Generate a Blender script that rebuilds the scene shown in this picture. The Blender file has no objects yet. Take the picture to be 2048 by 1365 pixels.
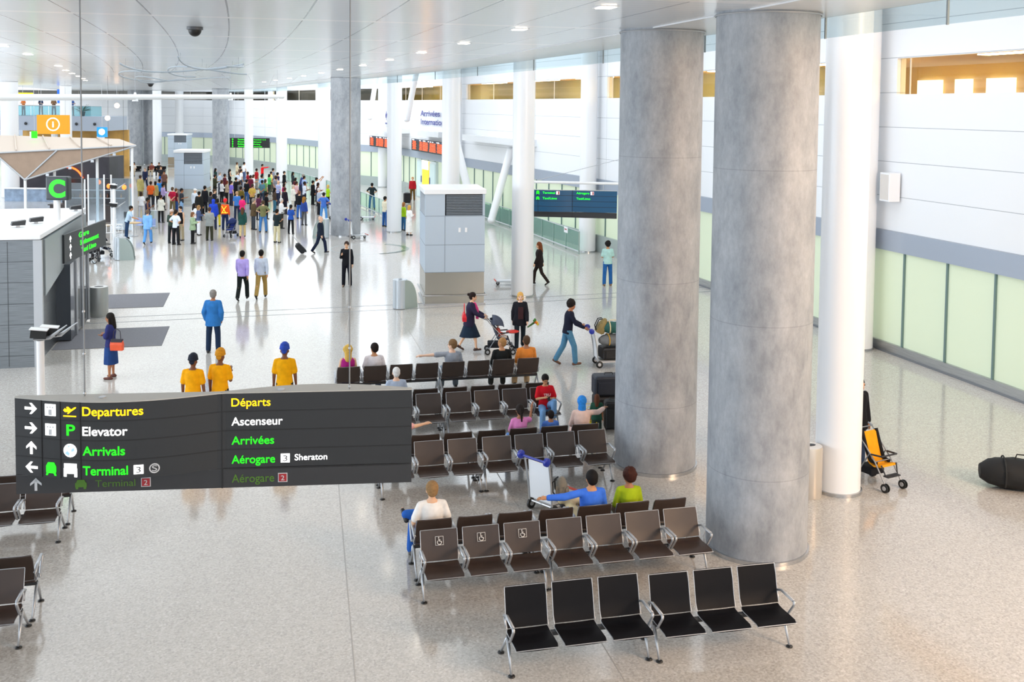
import bpy, bmesh, math, random
from math import sin, cos, pi, sqrt, atan2, radians
from mathutils import Vector, Matrix, Euler
random.seed(7)
S = bpy.context.scene
COL = S.collection

# ------------------------------------------------------------------ camera, light, exposure
def make_camera():
    F_PX, PY, PITCH, ROLL, YAW, H = 2050.0, 327.1, .0547, .0102, .2402, 7.2
    f = Vector((sin(YAW), cos(YAW), 0)); r = Vector((cos(YAW), -sin(YAW), 0)); u = Vector((0, 0, 1))
    w = f*cos(PITCH) - u*sin(PITCH); u2 = u*cos(PITCH) + f*sin(PITCH)
    r3 = r*cos(ROLL) + u2*sin(ROLL); u3 = u2*cos(ROLL) - r*sin(ROLL)
    cam = bpy.data.cameras.new('camera'); ob = bpy.data.objects.new('camera', cam); COL.objects.link(ob)
    cam.sensor_fit = 'HORIZONTAL'; cam.sensor_width = 36; cam.lens = 36*F_PX/2048
    cam.shift_y = -(682.5-PY)/2048; cam.clip_end = 600
    m = Matrix((r3, u3, -w)).transposed().to_4x4(); m.translation = (0, 0, H)
    ob.matrix_world = m
    S.camera = ob
make_camera()

W = bpy.data.worlds.new('sky'); S.world = W; W.use_nodes = True
bg = W.node_tree.nodes['Background']; bg.inputs[0].default_value = (.86, .93, 1.0, 1); bg.inputs[1].default_value = 1.5

def area(name, loc, target, size, power, col, sy=None):
    l = bpy.data.lights.new(name, 'AREA'); l.energy = power; l.color = col; l.size = size
    if sy: l.shape = 'RECTANGLE'; l.size_y = sy
    o = bpy.data.objects.new(name, l); COL.objects.link(o); o.location = loc
    o.rotation_euler = (Vector(target)-Vector(loc)).to_track_quat('-Z', 'Y').to_euler()
    return o
area('warm_atrium_lamp', (17.2, 1.5, 9.0), (9.0, 16.0, 3.0), 4, 1500, (1, .66, .40), 4)
for k, (x, y, p) in enumerate(((14.5, 8, 170), (14.0, 30, 240), (12.2, 55, 560), (8.5, 85, 1000), (2.0, 112, 1300))):   # added fill lights under the closed atrium roof, standing in for skylight
    area('atrium_fill', (x, y, 12.35), (x, y, 0), 5.5, p, (.86, .93, 1.0), 18)
area('hall_fill', (-7.5, 74, 8.72), (-7.5, 74, 0), 27, 5700, (.92, .97, 1.0), 100)       # added fill panel below the ceiling, brightens the hall evenly
area('hall_daylight', (-26, 24, 5.5), (2, 34, 1.0), 24, 2200, (.80, .90, 1.0), 6)
S.view_settings.view_transform = 'Standard'; S.view_settings.look = 'None'
S.view_settings.exposure = 0.60; S.view_settings.gamma = 1

# ------------------------------------------------------------------ materials
def hexc(h):
    h = h.lstrip('#'); out = []
    for i in (0, 2, 4):
        c = int(h[i:i+2], 16)/255
        out.append(c/12.92 if c <= .04045 else ((c+.055)/1.055)**2.4)
    return tuple(out)
_M = {}
def mat(name, col='808080', rough=.5, metal=0, emit=0, alpha=1, trans=0, coat=0, noise=0, nscale=20, spec=.5):
    key = (name, col, rough, metal, emit, trans, coat, noise)
    if key in _M: return _M[key]
    m = bpy.data.materials.new(name); m.use_nodes = True; nt = m.node_tree
    b = nt.nodes['Principled BSDF']; c = hexc(col) if isinstance(col, str) else col
    b.inputs['Base Color'].default_value = (*c, 1); b.inputs['Roughness'].default_value = rough
    b.inputs['Metallic'].default_value = metal; b.inputs['Specular IOR Level'].default_value = spec
    if emit:
        b.inputs['Emission Color'].default_value = (*c, 1); b.inputs['Emission Strength'].default_value = emit
    if trans: b.inputs['Transmission Weight'].default_value = trans; b.inputs['IOR'].default_value = 1.1
    if coat: b.inputs['Coat Weight'].default_value = coat; b.inputs['Coat Roughness'].default_value = .05
    if noise:
        tc = nt.nodes.new('ShaderNodeTexCoord'); n = nt.nodes.new('ShaderNodeTexNoise'); n.inputs['Scale'].default_value = nscale
        n.inputs['Detail'].default_value = 5
        r = nt.nodes.new('ShaderNodeValToRGB')
        r.color_ramp.elements[0].position = .3; r.color_ramp.elements[1].position = .7
        r.color_ramp.elements[0].color = (*[x*(1-noise) for x in c], 1); r.color_ramp.elements[1].color = (*[min(1, x*(1+noise)) for x in c], 1)
        nt.links.new(tc.outputs['Object'], n.inputs['Vector']); nt.links.new(n.outputs['Fac'], r.inputs['Fac'])
        nt.links.new(r.outputs['Color'], b.inputs['Base Color'])
    _M[key] = m
    return m
def pane(name, col, refl=.08, rough=.03):
    key = ('pane', name)
    if key in _M: return _M[key]
    m = bpy.data.materials.new(name); m.use_nodes = True; nt = m.node_tree; out = nt.nodes['Material Output']; nt.nodes.remove(nt.nodes['Principled BSDF'])
    t = nt.nodes.new('ShaderNodeBsdfTransparent'); t.inputs[0].default_value = (*hexc(col), 1)
    g = nt.nodes.new('ShaderNodeBsdfGlossy'); g.inputs['Roughness'].default_value = rough; x = nt.nodes.new('ShaderNodeMixShader'); x.inputs[0].default_value = refl
    nt.links.new(t.outputs[0], x.inputs[1]); nt.links.new(g.outputs[0], x.inputs[2]); nt.links.new(x.outputs[0], out.inputs[0]); _M[key] = m; return m
def cloth(col): return mat('cloth_'+col, col, .85, spec=.25, noise=.10, nscale=9)
def node_mat(name):
    m = bpy.data.materials.new(name); m.use_nodes = True
    nt = m.node_tree; return m, nt, nt.nodes['Principled BSDF']
def N(nt, t, **kw):
    n = nt.nodes.new('ShaderNode'+t)
    for k, v in kw.items():
        if k in n.inputs: n.inputs[k].default_value = v
        else: setattr(n, k, v)
    return n
def math_n(nt, op, a, b=None, c=None):
    n = nt.nodes.new('ShaderNodeMath'); n.operation = op
    for i, v in enumerate((a, b, c)):
        if v is None: continue
        if isinstance(v, (int, float)): n.inputs[i].default_value = v
        else: nt.links.new(v, n.inputs[i])
    return n.outputs[0]
def ramp(nt, fac, stops):
    r = nt.nodes.new('ShaderNodeValToRGB'); e = r.color_ramp.elements
    while len(e) < len(stops): e.new(.5)
    for el, (p, c) in zip(e, stops): el.position = p; el.color = (*(hexc(c) if isinstance(c, str) else c), 1)
    nt.links.new(fac, r.inputs[0]); return r.outputs[0]

def floor_material():
    m, nt, b = node_mat('polished_terrazzo')
    tc = N(nt, 'TexCoord')
    v = N(nt, 'TexVoronoi', Scale=33.0); nt.links.new(tc.outputs['Object'], v.inputs['Vector'])
    n = N(nt, 'TexNoise', Scale=.35, Detail=3.0); nt.links.new(tc.outputs['Object'], n.inputs['Vector'])
    n2 = N(nt, 'TexNoise', Scale=30.0, Detail=6.0, Roughness=.7); nt.links.new(tc.outputs['Object'], n2.inputs['Vector'])
    chip = ramp(nt, v.outputs['Color'], [(0, '857c74'), (.28, 'b0a89f'), (.55, 'cac4bc'), (.8, 'd8d4ce'), (1, 'f2efea')])
    tone = ramp(nt, n.outputs['Fac'], [(.3, 'c9c7c3'), (.7, 'd1cfcb')])
    mx = N(nt, 'MixRGB', blend_type='MIX'); mx.inputs[0].default_value = .4
    nt.links.new(tone, mx.inputs[1]); nt.links.new(chip, mx.inputs[2])
    grain = ramp(nt, n2.outputs['Fac'], [(.35, 'c4beb6'), (.65, 'ffffff')])
    m2 = N(nt, 'MixRGB', blend_type='MULTIPLY'); m2.inputs[0].default_value = .6
    nt.links.new(mx.outputs[0], m2.inputs[1]); nt.links.new(grain, m2.inputs[2])
    nt.links.new(m2.outputs[0], b.inputs['Base Color'])
    b.inputs['Roughness'].default_value = .11; b.inputs['Specular IOR Level'].default_value = .75
    return m
def ceiling_material():
    m, nt, b = node_mat('linear_metal_ceiling')
    tc = N(nt, 'TexCoord'); sp = N(nt, 'SeparateXYZ'); nt.links.new(tc.outputs['Object'], sp.inputs[0])
    X, Y = sp.outputs[0], sp.outputs[1]
    # fine cross slats, wide white cross ribs every 5.4 m, long curved joints every 1.31 m
    fine = math_n(nt, 'FRACT', math_n(nt, 'DIVIDE', Y, .30))
    finem = math_n(nt, 'LESS_THAN', fine, .09)
    rib = math_n(nt, 'FRACT', math_n(nt, 'DIVIDE', math_n(nt, 'SUBTRACT', Y, 19.05), 5.4))
    ribm = math_n(nt, 'LESS_THAN', rib, .06)
    c = math_n(nt, 'SUBTRACT', math_n(nt, 'MINIMUM', math_n(nt, 'MAXIMUM', Y, 12.0), 55.0), 12.0)
    bend = math_n(nt, 'DIVIDE', math_n(nt, 'MULTIPLY', c, c), 660.0)
    lj = math_n(nt, 'FRACT', math_n(nt, 'DIVIDE', math_n(nt, 'ADD', math_n(nt, 'ADD', X, bend), .5), 1.31))
    ljm = math_n(nt, 'LESS_THAN', lj, .022)
    base = N(nt, 'RGB'); base.outputs[0].default_value = (*hexc('e9eef4'), 1)
    m1 = N(nt, 'MixRGB'); nt.links.new(finem, m1.inputs[0]); nt.links.new(base.outputs[0], m1.inputs[1]); m1.inputs[2].default_value = (*hexc('d0d8e1'), 1)
    m3 = N(nt, 'MixRGB'); nt.links.new(ljm, m3.inputs[0]); nt.links.new(m1.outputs[0], m3.inputs[1]); m3.inputs[2].default_value = (*hexc('8d949b'), 1)
    m2 = N(nt, 'MixRGB'); nt.links.new(ribm, m2.inputs[0]); nt.links.new(m3.outputs[0], m2.inputs[1]); m2.inputs[2].default_value = (*hexc('f7f8fa'), 1)
    nt.links.new(m2.outputs[0], b.inputs['Base Color'])
    b.inputs['Roughness'].default_value = .2; b.inputs['Specular IOR Level'].default_value = .45
    return m
def concrete_material():
    m, nt, b = node_mat('cast_concrete')
    tc = N(nt, 'TexCoord'); mp = N(nt, 'Mapping'); mp.inputs['Scale'].default_value = (1, 1, .5)
    nt.links.new(tc.outputs['Object'], mp.inputs[0])
    n = N(nt, 'TexNoise', Scale=2.2, Detail=9.0, Roughness=.66); nt.links.new(mp.outputs[0], n.inputs['Vector'])
    n2 = N(nt, 'TexNoise', Scale=14.0, Detail=6.0, Roughness=.7); nt.links.new(mp.outputs[0], n2.inputs['Vector'])
    col = ramp(nt, n.outputs['Fac'], [(.25, '82888f'), (.45, '9fa4ab'), (.62, 'b1b5bb'), (.8, 'c3c6ca')])
    g = ramp(nt, n2.outputs['Fac'], [(.3, 'a8a8a8'), (.7, 'ffffff')])
    mx = N(nt, 'MixRGB', blend_type='MULTIPLY'); mx.inputs[0].default_value = .35
    nt.links.new(col, mx.inputs[1]); nt.links.new(g, mx.inputs[2])
    sp = N(nt, 'SeparateXYZ'); nt.links.new(tc.outputs['Object'], sp.inputs[0])
    lift = math_n(nt, 'LESS_THAN', math_n(nt, 'FRACT', math_n(nt, 'DIVIDE', math_n(nt, 'SUBTRACT', sp.outputs[2], 1.35), 2.45)), .006)
    m2 = N(nt, 'MixRGB', blend_type='MULTIPLY'); nt.links.new(lift, m2.inputs[0]); nt.links.new(mx.outputs[0], m2.inputs[1]); m2.inputs[2].default_value = (.8, .8, .8, 1)
    nt.links.new(m2.outputs[0], b.inputs['Base Color'])
    b.inputs['Roughness'].default_value = .55
    bp = N(nt, 'Bump', Strength=.15); nt.links.new(n2.outputs['Fac'], bp.inputs['Height']); nt.links.new(bp.outputs[0], b.inputs['Normal'])
    return m
def white_wall_material():
    m, nt, b = node_mat('white_wall_panels')
    tc = N(nt, 'TexCoord'); sp = N(nt, 'SeparateXYZ'); nt.links.new(tc.outputs['Object'], sp.inputs[0])
    f = math_n(nt, 'LESS_THAN', math_n(nt, 'FRACT', math_n(nt, 'DIVIDE', math_n(nt, 'SUBTRACT', sp.outputs[2], 3.64), 1.025)), .02)
    mx = N(nt, 'MixRGB'); nt.links.new(f, mx.inputs[0]); mx.inputs[1].default_value = (*hexc('eef0f3'), 1); mx.inputs[2].default_value = (*hexc('b4b8be'), 1)
    nt.links.new(mx.outputs[0], b.inputs['Base Color']); b.inputs['Roughness'].default_value = .4
    return m
def brushed_material(name, a, bcol, rough=.3):
    m, nt, b = node_mat(name)
    tc = N(nt, 'TexCoord'); mp = N(nt, 'Mapping'); mp.inputs['Scale'].default_value = (.6, .6, 40)
    nt.links.new(tc.outputs['Object'], mp.inputs[0])
    n = N(nt, 'TexNoise', Scale=3.0, Detail=4.0); nt.links.new(mp.outputs[0], n.inputs['Vector'])
    nt.links.new(ramp(nt, n.outputs['Fac'], [(.3, a), (.7, bcol)]), b.inputs['Base Color'])
    b.inputs['Metallic'].default_value = .85; b.inputs['Roughness'].default_value = rough
    return m
M_FLOOR, M_CEIL, M_CONC, M_WALL = floor_material(), ceiling_material(), concrete_material(), white_wall_material()
M_STEEL = brushed_material('brushed_steel', '9a9c9e', 'b8babb')
M_DSTEEL = brushed_material('brushed_grey_panel', '6f7478', '8d9296', .35)
M_WHITE = mat('white_paint', 'eef0f3', .3)
M_ALU = mat('cast_aluminium', 'b9bcc0', .38, .6)
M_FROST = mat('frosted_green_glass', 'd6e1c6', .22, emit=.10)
M_MULL = mat('green_grey_mullion', '6d8585', .4, .3)
M_BAND = mat('grey_blue_metal', 'a7b1c0', .35, .3)
M_BLACK = mat('black_plastic', '141414', .45)
M_DARK = mat('charcoal', '2b2d30', .5)
M_LEATHER = mat('brown_leather', '3b2d26', .42, noise=.08, nscale=4)
M_LEATHER_D = mat('black_leather', '0d0c10', .5, spec=.15)
M_TUBE = mat('white_tube', 'f2f4f6', .3)

# ------------------------------------------------------------------ mesh helpers
class MB:
    def __init__(s): s.v = []; s.f = []; s.m = []
    def add(s, vs, fs, mi=0):
        o = len(s.v); s.v += [tuple(v) for v in vs]
        s.f += [tuple(i+o for i in f) for f in fs]; s.m += [mi]*len(fs); return s
    def box(s, c, d, mi=0, M=None):
        x, y, z = [q/2 for q in d]
        vs = [Vector((a*x, b*y, e*z)) for e in (-1, 1) for b in (-1, 1) for a in (-1, 1)]
        if M: vs = [M @ v for v in vs]
        vs = [v+Vector(c) for v in vs]
        return s.add(vs, [(0, 2, 3, 1), (4, 5, 7, 6), (0, 1, 5, 4), (2, 6, 7, 3), (0, 4, 6, 2), (1, 3, 7, 5)], mi)
    def tube(s, path, r, n=8, mi=0, closed=False, sx=1):
        P = [Vector(p) for p in path]; k = len(P); R = r if isinstance(r, (list, tuple)) else [r]*k
        t0 = (P[1]-P[0]).normalized(); up = Vector((0, 0, 1)) if abs(t0.z) < .9 else Vector((1, 0, 0))
        a = t0.cross(up).normalized(); vs = []; fs = []
        for i in range(k):
            t = (P[(i+1) % k]-P[i-1]) if closed else (P[min(i+1, k-1)]-P[max(i-1, 0)])
            t.normalize(); a = (a-t*a.dot(t)).normalized(); b = t.cross(a)
            for j in range(n):
                q = 2*pi*j/n; vs.append(P[i]+(a*cos(q)*sx+b*sin(q))*R[i])
        m = k if closed else k-1
        for i in range(m):
            for j in range(n):
                fs.append((i*n+j, i*n+(j+1) % n, ((i+1) % k)*n+(j+1) % n, ((i+1) % k)*n+j))
        if not closed: fs += [tuple(range(n-1, -1, -1)), tuple((k-1)*n+j for j in range(n))]
        return s.add(vs, fs, mi)
    def cap(s, a, b, ra, rb, n=10, mi=0):       # capsule with tapered radius
        a, b = Vector(a), Vector(b); d = (b-a); L = d.length; d = d.normalized() if L > 1e-6 else Vector((0, 0, 1))
        P = []; R = []
        for q in (85, 55, 25): P.append(a-d*ra*sin(radians(q))); R.append(ra*cos(radians(q)))
        P += [a, b]; R += [ra, rb]
        for q in (25, 55, 85): P.append(b+d*rb*sin(radians(q))); R.append(rb*cos(radians(q)))
        return s.tube(P, R, n, mi)
    def ell(s, c, r, M=None, nu=12, nv=8, mi=0):
        vs = []; fs = []
        for i in range(1, nv):
            t = pi*i/nv
            for j in range(nu): vs.append(Vector((r[0]*sin(t)*cos(2*pi*j/nu), r[1]*sin(t)*sin(2*pi*j/nu), r[2]*cos(t))))
        vs += [Vector((0, 0, r[2])), Vector((0, 0, -r[2]))]; T = len(vs)-2
        for i in range(nv-2):
            for j in range(nu): fs.append((i*nu+j, (i+1)*nu+j, (i+1)*nu+(j+1) % nu, i*nu+(j+1) % nu))
        for j in range(nu): fs.append((T, j, (j+1) % nu)); fs.append((T+1, (nv-2)*nu+(j+1) % nu, (nv-2)*nu+j))
        if M: vs = [M @ v for v in vs]
        return s.add([v+Vector(c) for v in vs], fs, mi)
    def loft(s, rings, mi=0, caps=True):
        n = len(rings[0]); vs = [v for r in rings for v in r]; fs = []
        for i in range(len(rings)-1):
            for j in range(n): fs.append((i*n+j, i*n+(j+1) % n, (i+1)*n+(j+1) % n, (i+1)*n+j))
        if caps: fs += [tuple(range(n-1, -1, -1)), tuple((len(rings)-1)*n+j for j in range(n))]
        return s.add(vs, fs, mi)
    def prism(s, poly, z0, z1, mi=0, M=None):   # polygon in xy (ccw), extruded in z; M maps to place
        n = len(poly); vs = [Vector((p[0], p[1], z)) for z in (z0, z1) for p in poly]
        if M: vs = [M @ v for v in vs]
        fs = [tuple(range(n-1, -1, -1)), tuple(range(n, 2*n))]+[(i, (i+1) % n, n+(i+1) % n, n+i) for i in range(n)]
        return s.add(vs, fs, mi)
    def lathe(s, prof, c=(0, 0, 0), n=24, mi=0):
        vs = [(c[0]+r*cos(2*pi*j/n), c[1]+r*sin(2*pi*j/n), c[2]+z) for r, z in prof for j in range(n)]; k = len(prof)
        fs = [(i*n+j, i*n+(j+1) % n, (i+1)*n+(j+1) % n, (i+1)*n+j) for i in range(k-1) for j in range(n)]
        if prof[0][0] > 1e-5: fs.append(tuple(range(n-1, -1, -1)))
        if prof[-1][0] > 1e-5: fs.append(tuple((k-1)*n+j for j in range(n)))
        return s.add(vs, fs, mi)
    def mesh(s, name, mats, smooth=False):
        me = bpy.data.meshes.new(name); me.from_pydata(s.v, [], s.f)
        for m in (mats if isinstance(mats, (list, tuple)) else [mats]): me.materials.append(m)
        me.polygons.foreach_set('material_index', s.m)
        if smooth: me.polygons.foreach_set('use_smooth', [True]*len(s.f))
        me.update(); return me
    def build(s, name, mats, parent=None, smooth=False, bevel=0):
        o = bpy.data.objects.new(name, s.mesh(name, mats, smooth)); COL.objects.link(o)
        if parent: o.parent = parent
        if bevel:
            b = o.modifiers.new('bevel', 'BEVEL'); b.width = bevel; b.segments = 2; b.limit_method = 'ANGLE'; b.angle_limit = radians(50)
        if smooth and not bevel: sharpen(o.data)
        return o
def sharpen(me, ang=40):
    bm = bmesh.new(); bm.from_mesh(me); la = radians(ang)
    for e in bm.edges:
        if len(e.link_faces) == 2 and e.calc_face_angle(0) > la: e.smooth = False
    bm.to_mesh(me); bm.free()
def tag(o, label=None, cat=None, group=None, kind=None):
    if label: o['label'] = label
    if cat: o['category'] = cat
    if group: o['group'] = group
    if kind: o['kind'] = kind
    return o
def thing(name, label, cat, loc=(0, 0, 0), rz=0, group=None):
    o = bpy.data.objects.new(name, None); COL.objects.link(o); o.empty_display_size = .2
    o.location = loc; o.rotation_euler = (0, 0, radians(rz)); return tag(o, label, cat, group)
def struct(name, mb, mats, **k):
    return tag(mb.build(name, mats, **k), kind='structure')
def copy_tree(o, parent=None):
    c = o.copy(); COL.objects.link(c); c.parent = parent
    for ch in o.children: copy_tree(ch, c)
    return c
BAKE = bpy.data.scenes.new('bake')
def bake(o):                                 # evaluated mesh of one object, in a small scene of its own
    BAKE.collection.objects.link(o); vl = BAKE.view_layers[0]; vl.update()
    return bpy.data.meshes.new_from_object(o.evaluated_get(vl.depsgraph))
def text_mesh(body, size, bold=0.0, align='LEFT'):
    cu = bpy.data.curves.new('lettering', 'FONT'); cu.body = body; cu.size = size; cu.extrude = .002; cu.offset = bold; cu.align_x = align
    o = bpy.data.objects.new('lettering', cu); me = bake(o)
    bpy.data.objects.remove(o); return me
def add_text(body, size, m, parent, loc, rot=(pi/2, 0, 0), bold=.0, align='LEFT', warp=None, name='lettering', xscale=1):
    me = text_mesh(body, size, bold, align)
    R = Euler(rot).to_matrix().to_4x4(); R.translation = loc
    for v in me.vertices:
        v.co.x *= xscale; p = R @ v.co
        if warp: p = warp(p)
        v.co = p
    me.materials.clear(); me.materials.append(m)
    me.polygons.foreach_set('material_index', [0]*len(me.polygons)); me.update()
    o = bpy.data.objects.new(name, me); COL.objects.link(o)
    if parent: o.parent = parent
    return o
def x0(Y):                                   # the curved edge line of the building, in plan
    a = 9.1-(max(min(Y, 55), 12)-12)**2/660
    return a-(max(Y, 55)-55)*.13
# ------------------------------------------------------------------ the setting
def resample(P, step):
    out = [Vector(P[0])]; rest = step; i = 0; cur = Vector(P[0])
    while i < len(P)-1:
        nx = Vector(P[i+1]); d = (nx-cur).length
        if d >= rest: cur = cur+(nx-cur).normalized()*rest; out.append(cur.copy()); rest = step
        else: rest -= d; cur = nx; i += 1
    return out
def normals(P):
    out = []
    for i in range(len(P)):
        t = (P[min(i+1, len(P)-1)]-P[max(i-1, 0)]).normalized(); out.append(Vector((t.y, -t.x)))
    return out
def ribbon(mb, P, NN, z0, z1, d0, d1, mi=0):
    vs = []; fs = []
    for p, n in zip(P, NN):
        a = p+n*d0; b = p+n*d1
        vs += [(a.x, a.y, z0), (b.x, b.y, z0), (b.x, b.y, z1), (a.x, a.y, z1)]
    k = len(P)
    for i in range(k-1):
        for j in range(4): fs.append((i*4+j, i*4+(j+1) % 4, (i+1)*4+(j+1) % 4, (i+1)*4+j))
    fs += [(3, 2, 1, 0), tuple((k-1)*4+j for j in range(4))]
    mb.add(vs, fs, mi)
raw = [(x0(y)+9.42, y) for y in range(-5, 92, 3)]+[(8.9, 94), (5.9, 103), (4.1, 109), (1.3, 116), (-2.3, 126), (-5.8, 132.5), (-10.8, 135.2), (-13.7, 136.6), (-18, 138), (-30, 140), (-46, 142)]
WP = resample([Vector(p) for p in raw], 1.83); WN = normals(WP)
def sub(a, b): return [i for i, p in enumerate(WP) if a <= p.y <= b and p.x > -50]
NEAR = [i for i in range(len(WP)) if WP[i].y < 46.5]; FAR = [i for i in range(len(WP)) if WP[i].y >= 45]
# floor and ceiling
mb = MB(); mb.box((-10, 60, -.1), (90, 200, .2)); struct('floor', mb, M_FLOOR)
mb = MB(); ys = [-8+2*k for k in range(78)]
def edge(y): return x0(y) if y < 80 else x0(80)-(y-80)*.13-max(0, y-105)*.28
def slab(xa, xb, z0, z1):
    vs = []; fs = []
    for y in ys: vs += [(xa(y), y, z0), (xb(y), y, z0), (xb(y), y, z1), (xa(y), y, z1)]
    k = len(ys)
    for i in range(k-1):
        for j in range(4): fs.append((i*4+j, i*4+(j+1) % 4, (i+1)*4+(j+1) % 4, (i+1)*4+j))
    fs += [(3, 2, 1, 0), tuple((k-1)*4+j for j in range(4))]
    return vs, fs
mb.add(*slab(lambda y: -24, lambda y: edge(y)-1.75, 8.76, 9.0)); struct('ceiling', mb, M_CEIL)
mb = MB(); mb.add(*slab(lambda y: edge(y)-1.75, lambda y: edge(y)-.05, 8.74, 9.1))
mb.add(*slab(lambda y: edge(y)-.05, lambda y: edge(y)+.05, 8.74, 9.6)); struct('trim_1', mb, mat('white_soffit', 'e6e8eb', .25))
# clear smoke curtain hanging from the slab edge
mb = MB(); EP = [Vector((edge(y)+.02, y)) for y in range(-6, 118, 2)]; ribbon(mb, EP, normals(EP), 8.40, 8.74, 0, .015)
sc = tag(mb.build('smoke_curtain', pane('pale_curtain_glass', 'e6eef0', .10)), 'strip of clear glass hanging from the curved ceiling edge', 'glass strip')
for y in (12.3, 15.4, 20, 26, 32, 38.6, 45, 52):
    m = MB(); m.box((edge(y)+.03, y, 8.57), (.03, .03, .36)); m.build('glass_joint', mat('grey_seal', '8f979b', .5), sc)
# wall right: white body, window strip, upper wall
def rib(name, idx, z0, z1, d0, d1, m): 
    mb = MB(); ribbon(mb, [WP[i] for i in idx], [WN[i] for i in idx], z0, z1, d0, d1); return struct(name, mb, m)
ALL = list(range(len(WP)))
rib('wall_right', ALL, 3.64, 7.7, 0, .3, M_WALL)
rib('wall_right.001', ALL, 8.75, 12.5, 0, .3, M_WALL)
rib('trim_2', ALL, 3.05, 3.64, -.06, .3, M_BAND)
rib('baseboard_right', NEAR, 0, .30, -.07, .3, M_STEEL)
rib('baseboard_right.001', FAR, 0, .85, -.10, .3, mat('grey_ramp_panel', 'aab4b2', .3, .2))
rib('trim_3', NEAR, .0, .06, -.10, -.07, mat('dark_skirt', '80848a', .3, .6))
rib('wall_back', [i for i in ALL if WP[i].y < 39], 6.9, 12.5, 8.3, 8.5, mat('amber_corridor_wall', 'e2bd62', .6))
rib('wall_back.001', [i for i in ALL if 37 < WP[i].y < 104], 6.9, 12.5, 5.3, 5.5, mat('khaki_corridor_wall', '97966a', .6))
rib('wall_back.002', [i for i in ALL if WP[i].y > 102], 6.9, 12.5, 5.3, 5.5, mat('slate_corridor_wall', '66707c', .5))
rib('ceiling.001', ALL, 9.0, 9.15, .3, 8.3, mat('corridor_ceiling', 'efe2c6', .6))
rib('floor.001', ALL, 7.2, 7.4, .3, 8.3, mat('corridor_floor', 'b08f5a', .6))
mb = MB(); mb.add(*slab(lambda y: edge(y)+.05, lambda y: edge(y)+(11.5 if y < 85 else 17), 12.5, 12.7)); struct('added_ceiling', mb, mat('added_roof', 'eef1f4', .5))  # unseen slab, added to keep open sky light out of the atrium
# columns along the wall
wallcols = [27.4, 48.85, 70.3, 91.0]
piers = [5.9]+wallcols+[104, 117]
n = 0
bay_edges = [-5]+[y for y in piers]+[145]
# frosted windows bay by bay, with their mullions
cuts = [0]
for y in piers: cuts.append(min(range(len(WP)), key=lambda i: abs(WP[i].y-y)))
cuts.append(len(WP)-1)
DOOR = [i for i in ALL if 75.2 < WP[i].y < 79.4]
for a, b in zip(cuts[:-1], cuts[1:]):
    if b-a < 2: continue
    n += 1; idx = list(range(a, b+1)); zb = .30 if WP[(a+b)//2].y < 46 else .85
    w = rib('window_%d' % n, idx, zb, 3.06, .02, .10, M_FROST)
    for i in idx[:-1]:
        m = MB(); t = Vector((WN[i].y, -WN[i].x)); p = WP[i]
        R = Matrix.Rotation(atan2(WN[i].y, WN[i].x), 3, 'Z')
        m.box((p.x, p.y, (zb+3.05)/2), (.07, .055, 3.05-zb), 0, R); m.build('mullion', M_MULL, w)
# window strip high up, between white piers
WPF = resample([Vector(p) for p in raw], .61); WNF = normals(WPF); ALLF = range(len(WPF))
def ribf(name, idx, z0, z1, d0, d1, m):
    mb = MB(); ribbon(mb, [WPF[i] for i in idx], [WNF[i] for i in idx], z0, z1, d0, d1); return struct(name, mb, m)
def at_pier(p): return any(abs(p.y-y) < .45 for y in piers)
run = []; runs = []
for i in ALLF:
    if at_pier(WPF[i]):
        if len(run) > 1: runs.append(run)
        run = []
    else: run.append(i)
if len(run) > 1: runs.append(run)
for r in runs:
    n += 1; w = ribf('window_%d' % n, r, 7.7, 8.75, .12, .135, pane('strip_glass', 'f4f1e6', .05))
    for i in r[8:-1:8]:
        m = MB(); R = Matrix.Rotation(atan2(WNF[i].y, WNF[i].x), 3, 'Z'); m.box((*WPF[i], 8.22), (.04, .025, 1.04), 0, R); m.build('glass_joint', mat('pale_frame', 'd8d2c2', .4), w)
k = 0
for a, b in zip([[]]+runs, runs+[[]]):
    lo = a[-1] if a else 0; hi = b[0] if b else len(WPF)-1
    if hi-lo >= 1: k += 1; ribf('wall_right.%03d' % (k+1), list(range(lo, hi+1)), 7.7, 8.75, .0, .3, M_WALL)
# corridor lamps and pale openings seen through the strip
M_LAMP = mat('warm_lamp', 'fff0cc', .5, emit=22)
for j, y in enumerate((12.5, 18.5, 24.5, 33, 40, 47, 55, 63, 71, 80, 90)):
    i = min(ALL, key=lambda q: abs(WP[q].y-y)); p = WP[i]+WN[i]*4.3; R = Matrix.Rotation(atan2(WN[i].y, WN[i].x), 3, 'Z')
    p = p-WN[i]*1.6; m = MB(); m.box((*p, 8.94), (.4, 4.2, .09), 0, R)
    tag(m.build('linear_lamp', M_LAMP if y < 30 else mat('warm_lamp_far', 'fff3d6', .5, emit=24)), 'warm linear lamp along the upper corridor ceiling', 'lamp', 'warm lamps in the upper corridor')
M_LITE = mat('daylight_opening', 'f6f8fb', .5, emit=1.1)
for j, y in enumerate((28.3, 30.2, 32.2, 33.8, 35.4)):
    i = min(ALL, key=lambda q: abs(WP[q].y-y)); p = WP[i]+WN[i]*8.2; R = Matrix.Rotation(atan2(WN[i].y, WN[i].x), 3, 'Z')
    m = MB(); m.box((*p, 8.0), (.16, .8 if j % 2 else 1.3, .9), 0, R); n += 1; struct('window_%d' % n, m, M_LITE)
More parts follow.
